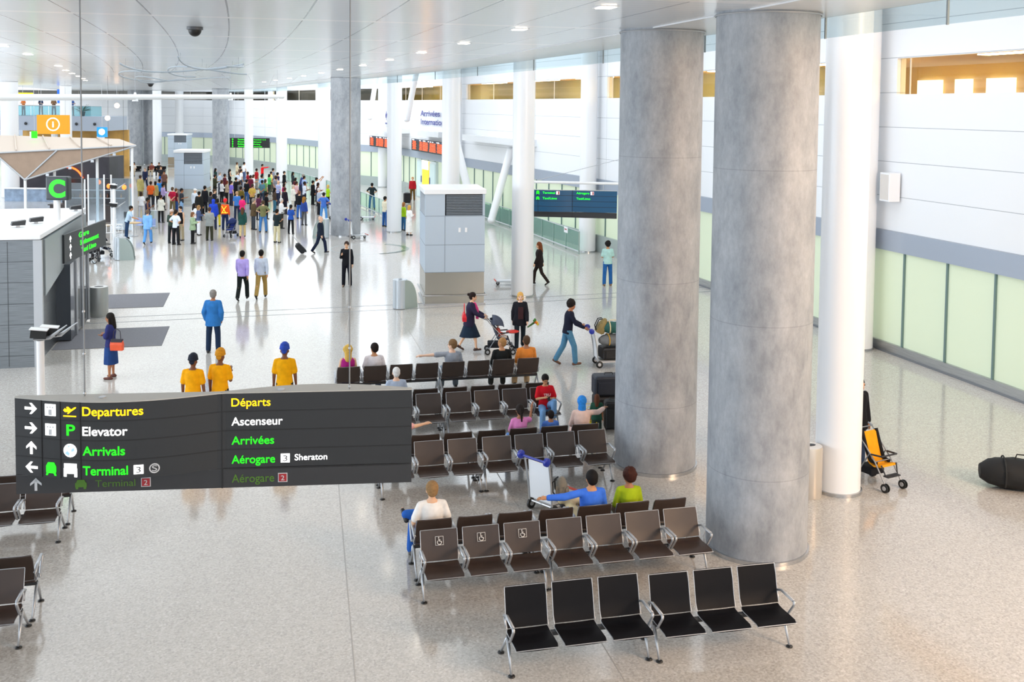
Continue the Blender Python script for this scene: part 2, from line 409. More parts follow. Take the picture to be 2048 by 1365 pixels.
# doorway under the second board, with sliding leaves
dd = [min(ALL, key=lambda q: abs(WP[q].y-y)) for y in (75.5, 81.2)]; i = min(ALL, key=lambda q: abs(WP[q].y-78.6)); p = WP[i]; R = Matrix.Rotation(atan2(WN[i].y, WN[i].x), 3, 'Z')
dm = MB(); dm.box((p.x-.08, p.y, 1.5), (.2, 5.2, 3.0), 0, R); door = struct('door_1', dm, mat('pale_door_frame', 'cfdcdc', .3))
for s in (-1, 1):
    m = MB(); m.box(p.to_3d()+R @ Vector((-.2, s*1.75, 1.45)), (.04, 1.45, 2.75), 0, R); lf = m.build('door_leaf', mat('pale_leaf_glass', 'd9efee', .15), door)
    m = MB(); m.box(p.to_3d()+R @ Vector((-.24, s*1.15, 1.5)), (.03, .16, .5), 0, R); m.build('door_sticker', mat('blue_sticker', '2d4f8f', .5), lf)
m = MB(); m.box(p.to_3d()+R @ Vector((-.22, 0, 1.5)), (.05, 1.7, 2.9), 0, R); m.build('lit_opening', mat('amber_opening', 'ffb62a', .5, emit=.8), door)
m = MB(); m.box(p.to_3d()+R @ Vector((-.25, 0, 2.65)), (.05, 1.7, .7), 0, R); m.build('header_light', mat('pale_header', 'fff0c0', .5, emit=.8), door)
# projecting white ledge along the arrivals wall
for a, b in ((72.5, 80.5), (82.5, 90), (56.5, 69.5)):
    idx = sub(a, b); rib('trim_%d' % (4+n), idx, 4.95, 5.35, -.9, 0, mat('white_soffit', 'e6e8eb', .25)); n += 1
# floor joints (two thin lines), entrance mats and the ring inlay
M_JOINT = mat('joint_line', '7b7f84', .4)
for k, dy in enumerate((0, .85)):
    m = MB(); P = [Vector(q) for q in ((-6, 35.45+dy), (-2.3, 35.6+dy), (5.8, 36.0+dy), (13.1, 36.7+dy), (18, 37.3+dy))]; ribbon(m, P, normals(P), 0.0, .003, -.03, .03)
    struct('trim_%d' % (90+k), m, M_JOINT)
m = MB(); P = [Vector((1.1, 12)), Vector((1.6, 24)), Vector((3.0, 36))]; ribbon(m, P, normals(P), 0, .002, -.008, .008); struct('trim_92', m, mat('faint_joint', 'a9a5a0', .4))
m = MB(); P = [Vector((4.4, 9)), Vector((4.55, 26)), Vector((4.6, 36))]; ribbon(m, P, normals(P), 0, .002, -.008, .008); struct('trim_93', m, mat('faint_joint', 'a9a5a0', .4))
cx, cy = 5.26, 51.6
for nm, a0, a1, w0, w1, c in (('trim_94', 60, 330, 1.9, 1.97, 'b9c0bd'), ('trim_95', -80, 60, 1.72, 2.02, '6f7f77')):
    m = MB(); P = [Vector((cx+cos(radians(a)), cy+sin(radians(a)))) for a in range(a0, a1+1, 6)]; NN = [(q-Vector((cx, cy))).normalized() for q in P]
    ribbon(m, P, NN, 0, .003, w0-1, w1-1); struct(nm, m, mat('ring_inlay_'+c, c, .15))
for (xa, ya, xb, yb), lb in (((-5.85, 37.95, -3.4, 40.7), 'dark grey entrance mat, the farther of two'), ((-5.95, 31.8, -2.9, 34.5), 'dark grey entrance mat, the nearer of two')):
    m = MB(); m.box(((xa+xb)/2, (ya+yb)/2, .006), (xb-xa, yb-ya, .012)); tag(m.build('entrance_mat', mat('mat_grey', '77777d', .9, noise=.1, nscale=40)), lb, 'mat')

# columns
def column(x, y, r, m, name, label, base, z1=8.76, n=40, group=None):
    t = thing(name, label, 'column', (x, y, 0), 0, group)
    mb = MB(); mb.lathe([(r, 0), (r, z1)], n=n); mb.build('shaft', m, t, smooth=True)
    mb = MB(); mb.lathe([(r+.035, 0), (r+.035, .06), (r+.0, .065)], n=n); mb.build('base_ring', base, t, smooth=True)
    return t
ring = mat('steel_ring', 'b9bbbd', .25, .8)
for x, y, lb in ((7.94, 15.17, 'thick round concrete column nearest, in front of the black front bench'), (7.75, 19.2, 'thick round concrete column beside the luggage, second nearest'),
                 (4.55, 57.4, 'thick concrete column behind the leaning luggage cart, right of the crowd'), (-3.9, 106, 'concrete column behind the far crowd, near the hanging black signs'),
                 (-14.3, 127, 'far concrete column, left one of a touching pair'), (-12.8, 128.5, 'far concrete column, right one of a touching pair')):
    c = column(x, y, .82, M_CONC, 'concrete_column', lb, ring, group='concrete columns')
    if y < 20:
        m = MB(); m.tube([(.845*cos(radians(a)), .845*sin(radians(a)), 8.71) for a in range(0, 360, 12)], .014, 6, closed=True); m.build('collar', M_ALU, c)
whites = [(10.62, 17.1, 'tall white column on the right beside the orange stroller'), (9.68, 37.7, 'white column behind the man in navy pushing luggage'), (8.68, 47.6, 'white column rising behind the grey vent tower'),
          (7.38, 58.4, 'white column beside the woman in the lime top'), (5.0, 85, 'white column first to the left of the mid-hall concrete column'), (1.85, 98, 'white column second to the left of the mid-hall concrete column'),
          (-1.2, 104.5, 'white column between the two hanging black signs'), (-4.6, 128, 'white column at left of the far concrete column'), (-9.6, 130, 'slim far white column behind the two rear vent towers'),
          (-11.6, 124, 'slim far white column left of the rear vent tower'), (-13.2, 133, 'far white column right beside the touching concrete pair')]
for x, y, lb in whites: column(x, y, .42 if y < 80 or 104 < y < 105 else .5, M_WHITE, 'white_column', lb, ring, 11.5 if y < 120 else 8.7, group='white steel columns')
for y, lb in zip(wallcols, ('white column against the right wall, mostly behind the tall white one', 'white column by the wall under the blue Taxi/Limo sign', 'white column by the wall behind the arrivals board', 'farthest white column by the arrivals wall')):
    column(x0(y)+8.85, y, .42, M_WHITE, 'wall_column', lb, ring, 12, group='white columns along the wall')
column(-18.4, 84, .62, M_WHITE, 'white_column', 'white column at the far left behind the cafe canopy', ring, 8.76)
column(-17.2, 100, .5, M_WHITE, 'white_column', 'white column at the right end of the far balcony', ring, 8.76)
# diagonal braces on the wall
def brace(pts, r, lb):
    t = thing('steel_brace', lb, 'brace'); m = MB(); m.tube(pts, r, 12); m.build('strut', M_WHITE, t, smooth=True)
    for p in (pts[0], pts[-1]): m = MB(); m.ell(p, (r*1.08, r*1.08, r*.9)); m.build('end_fitting', M_WHITE, t, smooth=True)
brace([(11.4, 60.6, 5.0), (12.6, 60.6, .35)], .24, 'white diagonal strut leaning right, behind the vent tower')
brace([(14.75, 60.6, 4.6), (13.6, 60.6, .35)], .24, 'white diagonal strut leaning left, behind the vent tower')
brace([(8.7, 85.0, 6.2), (9.5, 85, 11.3)], .2, 'white diagonal strut high on the wall, left of the wall lettering')
brace([(10.6, 76.5, 6.2), (11.6, 76.5, 11.3)], .22, 'white diagonal strut high on the wall, just above the wall lettering')
# ------------------------------------------------------------------ benches
SP = .64
def seat_profile(back, tall=False):
    if tall: return [(.50, .475), (.555, .56), (.585, .67), (.62, .81), (.665, .955)]
    # side view (y depth from the front edge at 0, z), a slightly curved shell
    if back: return [(.50, .475), (.545, .56), (.585, .66), (.63, .78), (.67, .885)]
    return [(.0, .435), (.05, .452), (.22, .445), (.40, .432), (.49, .437), (.515, .455)]
def shell(mb, prof, w, th, mi=0):
    n = len(prof); k = 5; vs = []; fs = []
    nr = []
    for i in range(n):
        a = Vector(prof[max(i-1, 0)]); b = Vector(prof[min(i+1, n-1)]); t = (b-a).normalized(); nr.append(Vector((-t.y, t.x)))
    for side in (0, 1):
        for i, p in enumerate(prof):
            for j in range(k):
                u = -1+2*j/(k-1); dip = .012*(1-u*u); q = Vector(p)-nr[i]*(dip+side*th)
                ww = w*(.96 if i in (0, n-1) and abs(u) == 1 else 1)
                vs.append((u*ww/2, q.x, q.y))
    o = n*k
    for i in range(n-1):
        for j in range(k-1):
            a = i*k+j; fs.append((a, a+1, a+k+1, a+k)); fs.append((o+a, o+a+k, o+a+k+1, o+a+1))
    for i in range(n-1):
        for j in (0, k-1):
            a = i*k+j; b = a+k; fs.append((a, b, o+b, o+a) if j == 0 else (a, o+a, o+b, b))
    for i in (0, n-1):
        for j in range(k-1):
            a = i*k+j; fs.append((a, o+a, o+a+1, a+1) if i == 0 else (a, a+1, o+a+1, o+a))
    mb.add(vs, fs, mi)
_bp = {}
def bench_mesh(kind):
    if kind in _bp: return _bp[kind]
    m = MB()
    if kind in ('seat', 'seat_d', 'backrest', 'backrest_d'):
        lm = M_LEATHER_D if kind.endswith('_d') else M_LEATHER
        p = seat_profile('back' in kind, kind == 'backrest_d'); shell(m, p, .55, .022, 0)
        for s in (-1, 1): m.tube([(s*.279, q[0], q[1]-.012) for q in p], .0055, 6, 1)
        e = p[-1] if 'back' in kind else p[0]; m.tube([(-.279, e[0], e[1]-.008), (.279, e[0], e[1]-.008)], .0055, 6, 1)
        me = m.mesh(kind, [lm, M_ALU], True); sharpen(me, 60)
    elif kind == 'armrest':
        m.tube([(0, .60, .60), (0, .47, .655), (0, .13, .665)], .017, 6, sx=1.5)
        m.tube([(0, .13, .665), (0, .10, .652), (0, .105, .62), (0, .26, .43), (0, .30, .40)], .015, 6, sx=1.4)
        m.tube([(0, .60, .60), (0, .52, .48)], .012, 6)
        me = m.mesh('armrest', M_ALU, True)
    elif kind == 'beam': me = None
    elif kind == 'leg_front': m.tube([(0, .42, .38), (0, .30, .20), (0, .20, .02)], [.026, .021, .016], 8); me = m.mesh('leg', M_ALU, True)
    elif kind == 'leg_rear': m.tube([(0, .44, .38), (0, .62, .20), (0, .79, .02)], [.024, .02, .015], 8); me = m.mesh('leg', M_ALU, True)
    elif kind == 'pad': m.lathe([(.045, 0), (.045, .012), (.02, .025), (0, .026)], n=14); me = m.mesh('foot_pad', M_BLACK, True)
    elif kind == 'sign':
        def b(c, d): m.box(c, d)
        for c, d in (((0, 0, .06), (.125, .004, .006)), ((0, 0, -.06), (.125, .004, .006)), ((-.06, 0, 0), (.006, .004, .125)), ((.06, 0, 0), (.006, .004, .125))): b(c, d)
        m.tube([(.0+.032*cos(radians(a)), 0, -.02+.032*sin(radians(a))) for a in range(140, 400, 20)], .0055, 6)
        m.ell((-.008, 0, .043), (.009, .004, .009)); m.tube([(-.008, 0, .03), (-.006, 0, -.004), (.02, 0, -.008), (.033, 0, -.032)], .0065, 6); m.tube([(-.007, 0, .014), (.018, 0, .012)], .005, 6)
        me = m.mesh('wheelchair_symbol', mat('symbol_white', 'e9e6e2', .5), True)
    _bp[kind] = me; return me
def part(name, me, parent, loc=(0, 0, 0), rot=None):
    o = bpy.data.objects.new(name, me); COL.objects.link(o); o.parent = parent; o.location = loc
    if rot: o.rotation_euler = rot
    return o
def bench(nseat, x, y, rz, label, dark=False, arms='all', symbol=False, group=None, legs=None):
    """origin at the floor under the left front corner; local +x along the row, seat front at y=0, backs at +y"""
    t = thing('bench', label, 'bench', (x, y, 0), rz, group)
    L = nseat*SP; d = '_d' if dark else ''
    m = MB(); m.box((L/2, .44, .385), (L-.06, .075, .05)); m.build('beam', M_DARK, t, bevel=.008)
    for k in range(nseat):
        cx = (k+.5)*SP
        part('seat', bench_mesh('seat'+d), t, (cx, 0, 0)); br = part('backrest', bench_mesh('backrest'+d), t, (cx, 0, 0))
        if symbol:
            s = part('wheelchair_symbol', bench_mesh('sign'), br, (0.0, .592, .735), (-.36, 0, 0)); s['label'] = 'white wheelchair symbol in a square'
        if arms == 'all':
            for s in (-1, 1): part('armrest', bench_mesh('armrest'), t, (cx+s*.292, 0, 0))
    if arms == 'ends':
        for s in (.03, L-.03): part('armrest', bench_mesh('armrest'), t, (s, 0, 0))
    for lx in (legs or (.035, L-.035)):
        for q, yy in (('leg_front', .20), ('leg_rear', .79)):
            g = part('leg', bench_mesh(q), t, (lx, 0, 0)); part('foot_pad', bench_mesh('pad'), g, (0, yy, 0))
    return t
G = 'rows of airport benches'
B = {}
# front row, black, facing the camera
bench(3, 3.02, 12.02, 0, 'black three-seat bench in the front row, left one', True, 'ends', group='black front benches')
bench(3, 4.98, 11.94, -1, 'black three-seat bench in the front row, right one by the big column', True, 'ends', group='black front benches')
# double rows: (y of seat front) facing the camera, and their backs facing away
def double(x_left, yf, n1, n2, names, yb=None):
    L1 = n1*SP; gap = .03
    a = bench(n1, x_left, yf, 0, names[0], symbol=(yf < 15 and x_left > 0), group=G); b = bench(n2, x_left+L1+gap, yf, 0, names[1], group=G)
    yb = yb or yf+1.72
    c = bench(n2, x_left+L1+n2*SP+gap, yb, 180, names[2], group=G); e = bench(n1, x_left+L1, yb, 180, names[3], group=G)
double(2.24, 14.17, 3, 4, ('brown three-seat bench with white wheelchair symbols on its backs', 'brown four-seat bench right of the seats with wheelchair symbols', 'bench facing away under the man in blue and the woman in green', 'bench facing away under the man in the white T-shirt'))
double(2.10, 18.22, 3, 4, ('brown bench facing us, cut by the right end of the sign, past the near cart', 'brown four-seat bench facing us, ending beside the second concrete column', 'bench facing away under the girl in pink and the woman in a blue scarf', 'bench facing away under the arm sticking out past the big sign'))
double(1.96, 21.4, 3, 4, ('brown bench mostly behind the big sign, in the row of the boy in red', 'brown four-seat bench facing us with the boy in a red shirt at its end', 'empty bench facing away, backed against the boy in red', 'bench facing away under the white-haired man by the sign'))
bench(4, 4.28, 25.4, 180, 'brown bench facing away under the blonde woman and the man in white', group=G)
bench(4, 6.86, 25.4, 180, 'brown bench facing away under the men in grey, black and orange', group=G)
# left block
bench(3, -5.14, 17.52, 0, 'brown bench at the left edge, just under the big sign', group=G)
bench(3, -3.20, 19.24, 180, 'bench facing away at the left edge, behind the bench under the sign', group=G)
bench(3, -5.02, 14.12, 0, 'brown bench at the left edge, lowest in the picture', group=G)
bench(3, -3.08, 15.84, 180, 'bench facing away at the left edge, behind the lowest bench', group=G)
# ------------------------------------------------------------------ hanging signs
def em(name, c, s): return mat(name, c, .5, emit=s)
E_G, E_Y, E_W = em('lit_green', '16e010', 1.5), em('lit_yellow', 'ffc400', 1.4), em('lit_white', 'ffffff', 1.5)
D_G, D_W, RED = mat('dim_green', '4c7a1e', .5), mat('dim_white', 'c9ccd0', .5), mat('sign_red', 'a3222c', .5)
BLUE_ICON = mat('pale_blue_map', '8fb4e6', .5, emit=.6)
def fit_text(body, h, width, m, parent, x, z, warp, bold=.004, name='lettering'):
    me = text_mesh(body, 1.0, bold*2.6); xs = [v.co.x for v in me.vertices]; ys = [v.co.y for v in me.vertices]
    sx = width/(max(xs)-min(xs)); x_min = min(xs); sz = h/.72
    for v in me.vertices:
        v.co = warp(Vector((x+(v.co.x-x_min)*sx, -.002-v.co.z, z+v.co.y*sz)))
    me.materials.clear(); me.materials.append(m); me.polygons.foreach_set('material_index', [0]*len(me.polygons)); me.update()
    o = bpy.data.objects.new(name, me); COL.objects.link(o); o.parent = parent; return o
def icon(name, polys, m, parent, x, z, s, warp):
    mb = MB()
    for P in polys:
        for a in ([P] if isinstance(P[0], tuple) else P):
            n = len(a); vs = [warp(Vector((x+p[0]*s, y, z+p[1]*s))) for y in (-.001, -.006) for p in a]
            mb.add(vs, [tuple(range(n)), tuple(range(2*n-1, n-1, -1))]+[(i, n+i, n+(i+1) % n, (i+1) % n) for i in range(n)])
    return mb.build(name, m, parent)
def arrow(a):
    c, s = cos(a), sin(a); P = [[(-.5, -.1), (.1, -.1), (.1, .1), (-.5, .1)], [(.5, 0), (.08, .42), (-.1, .42), (.2, 0.02)], [(.5, 0), (.2, -.02), (-.1, -.42), (.08, -.42)], [(.1, -.1), (.36, -.1), (.36, .1), (.1, .1)]]
    return [[(p[0]*c-p[1]*s, p[0]*s+p[1]*c) for p in q] for q in P]
def rect(x, y, w, h): return [(x-w/2, y-h/2), (x+w/2, y-h/2), (x+w/2, y+h/2), (x-w/2, y+h/2)]
def circ(x, y, r, n=16): return [(x+r*cos(2*pi*i/n), y+r*sin(2*pi*i/n)) for i in range(n)]
def ringp(x, y, r, w, n=16): return [[(x+r*cos(a), y+r*sin(a)), (x+r*cos(b), y+r*sin(b)), (x+(r-w)*cos(b), y+(r-w)*sin(b)), (x+(r-w)*cos(a), y+(r-w)*sin(a))] for a, b in [(2*pi*i/n, 2*pi*(i+1)/n) for i in range(n)]]
PLANE = [[(-.5, .05), (-.38, .2), (-.2, .1), (.1, .12), (.38, .3), (.5, .32), (.48, .22), (.1, -.05), (-.35, -.1)], [(-.2, .1), (-.25, .3), (-.12, .33), (.12, .12)], [(-.05, 0), (-.2, -.22), (-.08, -.22), (.2, .05)], rect(0, -.4, 1.0, .09)]
LIFT = [rect(0, 0, .95, 1.0)]
TRAIN = [[(-.36, -.32), (.36, -.32), (.40, -.2), (.40, .2), (.24, .5), (-.24, .5), (-.40, .2), (-.40, -.2)], [(-.36, -.32), (-.2, -.32), (-.28, -.5), (-.42, -.5)], [(.2, -.32), (.36, -.32), (.42, -.5), (.28, -.5)]]
BED = [rect(0, .34, .95, .3), rect(0, -.06, 1.0, .42), rect(-.4, -.38, .2, .24), rect(.4, -.38, .2, .24)]
CAR = [rect(0, -.1, 1.0, .4), [(-.42, .1), (.42, .1), (.3, .38), (-.3, .38)], rect(-.34, -.38, .22, .2), rect(.34, -.38, .22, .2)]
def sign_body(t, L, Hh, seam, bl, br, m, rows=5):
    """wavy board: the left lens bulges to the front, the right one to the back; lowest row is a flat recessed strip"""
    rh = Hh/rows
    def fr(x): return -bl*sin(pi*x/seam) if x < seam else 0
    def bk(x): return .05+(br*sin(pi*(x-seam)/(L-seam)) if x > seam else 0)
    xs = [L*i/48 for i in range(49)]
    up = MB(); poly = [(x, fr(x)) for x in xs]+[(x, bk(x)) for x in reversed(xs)]; up.prism(poly, rh+.01, Hh-.012); up.build('slat_panel', m, t)
    lo = MB(); poly = [(x, 0) for x in xs]+[(x, bk(x)) for x in reversed(xs)]; lo.prism(poly, 0, rh-.01); lo.build('lower_slat', mat('grey_slat', '2e2f32', .45), t)
    tp = MB(); poly = [(x, fr(x)-.006) for x in xs]+[(x, bk(x)+.006) for x in reversed(xs)]; tp.prism(poly, Hh-.012, Hh); tp.build('top_cover', mat('pale_top', 'b9b8b2', .5), t)
    g = MB()
    for k in range(1, rows):
        P = [Vector((x, fr(x) if k > 1 else 0)) for x in xs]; vs = []; fs = []
        for p in P: vs += [(p.x, p.y-.003, k*rh-.006), (p.x, p.y-.003, k*rh+.006), (p.x, p.y+.01, k*rh+.006), (p.x, p.y+.01, k*rh-.006)]
        for i in range(len(P)-1):
            for j in range(4): fs.append((i*4+j, i*4+(j+1) % 4, (i+1)*4+(j+1) % 4, (i+1)*4+j))
        g.add(vs, fs)
    g.build('slat_grooves', mat('groove', '1a1a1c', .5), t)
    g = MB()
    for x in (.33, .555, .79): g.box((x*L/4.54, fr(x*L/4.54)-.002, rh+(Hh-rh)/2), (.008, .012, Hh-rh-.02))
    g.box((seam, -.003, Hh/2), (.014, .02, Hh)); g.build('panel_seams', mat('groove', '1a1a1c', .5), t)
    for x, y in ((L*.22, -.10), (L*.66, .07)):
        b = MB(); b.lathe([(.04, 0), (.04, .012), (0, .014)], (x, y, Hh)); b.build('top_fitting', M_ALU, t)
    return lambda v: Vector((v.x, v.y+fr(v.x), v.z)), (lambda v: v)
def wire(t, x, y, z0, z1, m=mat('wire_grey', '83878b', .45, .3), r=.009):
    w = MB(); w.tube([(x, y, z0), (x, y, z1)], r, 6); c = w.build('hanger', m, t)
    for z in (z0+.03, z0+(z1-z0)*.10, z0+(z1-z0)*.20):
        w = MB(); w.ell((x, y, z), (r*1.9, r*1.9, .02)); w.build('coupling', M_ALU, c)
t = thing('hanging_sign', 'large dark grey wavy overhead sign listing Departures, Elevator, Arrivals and Terminal', 'sign', (-2.76, 12.62, 2.68), -7.35)
warp, flat = sign_body(t, 4.54, 1.14, 2.32, .27, .25, mat('sign_charcoal', '26282b', .45))
rh = 1.14/5
def rz_(r): return (4-r)*rh+.062
for r, (b, w, m) in enumerate((('Departures', .67, E_Y), ('Elevator', .50, E_W), ('Arrivals', .47, E_G), ('Terminal', .50, E_G))): fit_text(b, .105, w, m, t, .815, rz_(r), warp)
for r, (b, w, m) in enumerate((('Départs', .45, E_Y), ('Ascenseur', .59, E_W), ('Arrivées', .49, E_G), ('Aérogare', .50, E_G), ('Aérogare', .49, D_G))): fit_text(b, .10, w, m, t, 2.43, rz_(r), flat, .002)
fit_text('Terminal', .085, .45, D_G, t, .88, .058, flat, .0)
icon('number_plate', [rect(0, 0, .105, .105)], E_W, t, 1.43, rz_(3)+.05, 1, warp); fit_text('3', .07, .05, M_DARK, t, 1.405, rz_(3)+.016, lambda v: warp(v)-Vector((0, .008, 0)), .0)
icon('logo_ring', [q for q in ringp(0, 0, .058, .014)], D_W, t, 1.60, rz_(3)+.05, 1, warp); fit_text('S', .07, .055, D_W, t, 1.573, rz_(3)+.016, warp, .001)
icon('number_plate', [rect(0, 0, .105, .105)], E_W, t, 3.05, rz_(3)+.05, 1, flat); fit_text('3', .07, .05, M_DARK, t, 3.025, rz_(3)+.016, lambda v: v-Vector((0, .008, 0)), .0)
fit_text('Sheraton', .075, .38, E_W, t, 3.16, rz_(3)+.02, flat, .002)
for x, z in ((3.02, rz_(4)+.045), (1.45, .10)):
    icon('number_plate', [rect(0, 0, .11, .11)], D_W, t, x, z, 1, flat); icon('red_square', [rect(0, 0, .09, .09)], RED, t, x, z, 1, lambda v: v-Vector((0, .006, 0))); fit_text('2', .06, .04, D_W, t, x-.02, z-.03, lambda v: v-Vector((0, .013, 0)), .0)
for r, a in enumerate((0, 0, pi/2, pi)): icon('arrow', arrow(a), E_W, t, .20, rz_(r)+.05, .15, warp)
icon('arrow', arrow(pi/2), D_W, t, .22, .11, .15, flat); icon('car_symbol', CAR, D_G, t, .72, .10, .13, flat)
for r in (0, 1):
    icon('lift_symbol', LIFT, E_W, t, .44, rz_(r)+.05, .135, warp); icon('lift_figures', [rect(0, -.2, .3, .5), rect(-.25, .25, .15, .14), rect(.0, .25, .15, .14), rect(.25, .25, .15, .14)], D_W, t, .44, rz_(r)+.05, .13, lambda v: warp(v)-Vector((0, .007, 0)))
icon('plane_symbol', PLANE, E_Y, t, .67, rz_(0)+.05, .15, warp)
fit_text('P', .13, .10, E_G, t, .63, rz_(1)-.005, warp, .004)
icon('globe_symbol', [circ(0, 0, .5)], E_W, t, .67, rz_(2)+.05, .155, warp); icon('globe_land', [[(-.4, -.2), (-.1, -.4), (.0, -.2), (-.2, .0)], [(.1, -.1), (.35, 0), (.3, .25), (.1, .1)], [(-.2, .2), (.0, .3), (-.1, .42)]], BLUE_ICON, t, .67, rz_(2)+.05, .155, lambda v: warp(v)-Vector((0, .007, 0)))
icon('train_symbol', TRAIN, E_G, t, .44, rz_(3)+.05, .15, warp); icon('bed_symbol', BED, E_W, t, .67, rz_(3)+.05, .155, warp)
wire(t, .78, -.02, 1.14, 6.07); wire(t, 3.80, .05, 1.14, 6.07)
# second sign of the same make, farther off
t = thing('hanging_sign', 'dark blue overhead sign reading Terminal and Taxi/Limo, near the white columns', 'sign', (10.35, 40.45, 2.75), -22.6)
nb = mat('sign_navy', '155279', .35)
warp2, _ = sign_body(t, 3.86, 1.12, 2.06, .16, .2, nb, 5)
def z2(r): return (4-r)*.224+.07
fit_text('Terminal', .085, .5, E_G, t, .86, z2(0), warp2, .003); fit_text('Taxi/Limo', .085, .58, E_G, t, .86, z2(1), warp2, .003)
fit_text('Aérogare', .085, .52, E_G, t, 2.22, z2(0), _, .003); fit_text('Taxi/Limo', .085, .56, E_G, t, 2.22, z2(1), _, .003)
for x, w in ((1.48, warp2), (2.86, _)):
    icon('number_plate', [rect(0, 0, .13, .13)], em('plate_pink', 'ffdcdc', 1), t, x, z2(0)+.04, 1, w); icon('red_edge', [rect(0, 0, .05, .12)], RED, t, x+.03, z2(0)+.04, 1, lambda v: w(v)-Vector((0, .007, 0)))
icon('bus_symbol', TRAIN, E_G, t, .66, z2(0)+.04, .15, warp2); icon('car_symbol', CAR, E_G, t, .40, z2(1)+.04, .14, warp2); icon('car_symbol', CAR, E_G, t, .66, z2(1)+.04, .14, warp2)
m = MB(); m.tube([(-.1, .03, 1.42), (3.95, .03, 1.42)], .055, 10); rail = m.build('support_tube', M_TUBE, t, smooth=True)
for x in (.45, 3.3): m = MB(); m.tube([(x, .03, 1.12), (x, .03, 1.38)], .012, 6); m.build('hanger', M_ALU, rail)
m = MB(); m.tube([(.55, .03, 1.47), (4.8, 1.2, 2.6)], .012, 6); m.build('stay_cable', M_ALU, t)
for x in (.5, 3.4): m = MB(); m.tube([(x, .03, 1.44), (x, .03, 9.74)], .005, 5); m.build('hanger', M_ALU, t)
for (lb, x, y, z, L, rz) in (('small far black overhead sign with green lines, left of the far white column', -3.3, 115.9, 2.5, 4.3, -13.6), ('small far black overhead sign behind the rear vent tower', -14.3, 146.6-9.5, 2.35, 4.4, -13.6)):
    t = thing('hanging_sign', lb, 'sign', (x, y, z), rz)
    m = MB(); m.box((L/2, 0, .53), (L, .2, 1.06)); m.build('board', mat('sign_black', '0c0d10', .4), t)
    for r, (b, w) in enumerate((('Terminal 1 2 3', 1.3), ('Ground', .8), ('Parking', .7), ('Arrivals', .9))):
        fit_text(b, .15, w, E_G, t, .85, .83-r*.25, lambda v: v-Vector((0, .101, 0)), .004); icon('arrow', arrow(pi/2), E_G, t, .3, .90-r*.25, .2, lambda v: v-Vector((0, .101, 0)))
        fit_text(b, .12, w, E_G, t, 2.6, .83-r*.25, lambda v: v-Vector((0, .101, 0)), .002)
    for xx in (.5, L-.5): m = MB(); m.tube([(xx, 0, 1.06), (xx, 0, (12.5 if y < 120 else 8.76)-z)], .02, 6); m.build('hanger', M_ALU, t)
# arrivals boards on the wall
E_R = em('led_orange', 'ff4a14', 1.6)
for lb, a, b, z in (('flight board with orange rows over the amber doorway', (11.67, 81.5), (12.65, 71.0), 3.72), ('flight board with orange rows, left of the white column', (9.44, 92.4), (10.9, 83.6), 3.62)):
    a, b = Vector(a), Vector(b); L = min((b-a).length, 5.6); dd = (b-a)
    t = thing('flight_board', lb, 'display', (a.x, a.y, z), 0); t.rotation_euler.z = atan2(dd.y, dd.x); L = dd.length
    m = MB(); m.box((L/2, .12, .45), (L, .24, .92)); m.build('housing', mat('board_black', '101418', .4), t)
    m = MB(); m.box((L/2, -.005, .84), (L*.98, .012, .12)); m.build('header', mat('header_navy', '1b2b4a', .4), t)
    for k, (xx, w) in enumerate(((.03, .06), (.25, .04), (.36, .07), (.50, .03), (.56, .03), (.62, .03), (.74, .07))): m = MB(); m.box((L*(xx+w/2), -.012, .84), (L*w, .01, .055)); m.build('header_mark', E_W, t)
    rnd = random.Random(3)
    for r in range(7):
        z_ = .72-r*.098; m = MB()
        for c0, c1 in ((.03, .15), (.25, .33), (.34, .50), (.54, .72), (.75, .89)): m.box((L*((c0+c1)/2), -.008, z_), (L*(c1-c0)*rnd.uniform(.75, 1), .012, .05))
        m.build('display_row', E_R, t)
# wall lettering and the round picture beside it
i = min(ALL, key=lambda q: abs(WP[q].y-76.5)); ang = atan2(-WN[i].x, WN[i].y)
for b, z, w in (('Arrivées', 6.45, 5.2), ('Internationales', 5.80, 8.3)):
    me = text_mesh(b, 1.0, .02); xs = [v.co.x for v in me.vertices]; k = w/(max(xs)-min(xs))
    o = bpy.data.objects.new('wall_lettering', me); COL.objects.link(o); p = min((WP[q] for q in ALL), key=lambda q: abs(q.y-81.2))
    o.location = (p.x-.12, p.y, z); o.rotation_euler = (pi/2, 0, ang); o.scale = (k, .62, 1)
    me.materials.clear(); me.materials.append(mat('lettering_blue', '2a2f86', .5)); tag(o, 'dark blue wall lettering, %s line' % ('upper' if z > 6 else 'lower'), 'lettering')
p = min((WP[q] for q in ALL), key=lambda q: abs(q.y-91.5)); t = thing('wall_symbols', 'pale blue globe and dark plane symbols on the arrivals wall', 'symbol', (p.x-.2, p.y, 5.9), 0); t.rotation_euler.z = ang-.12
icon('globe_symbol', [circ(0, 0, .5)], mat('globe_blue', '7fb0e0', .5), t, .3, .3, .85, flat); icon('plane_symbol', PLANE, mat('lettering_blue', '2a2f86', .5), t, 2.6, .4, 1.5, flat)

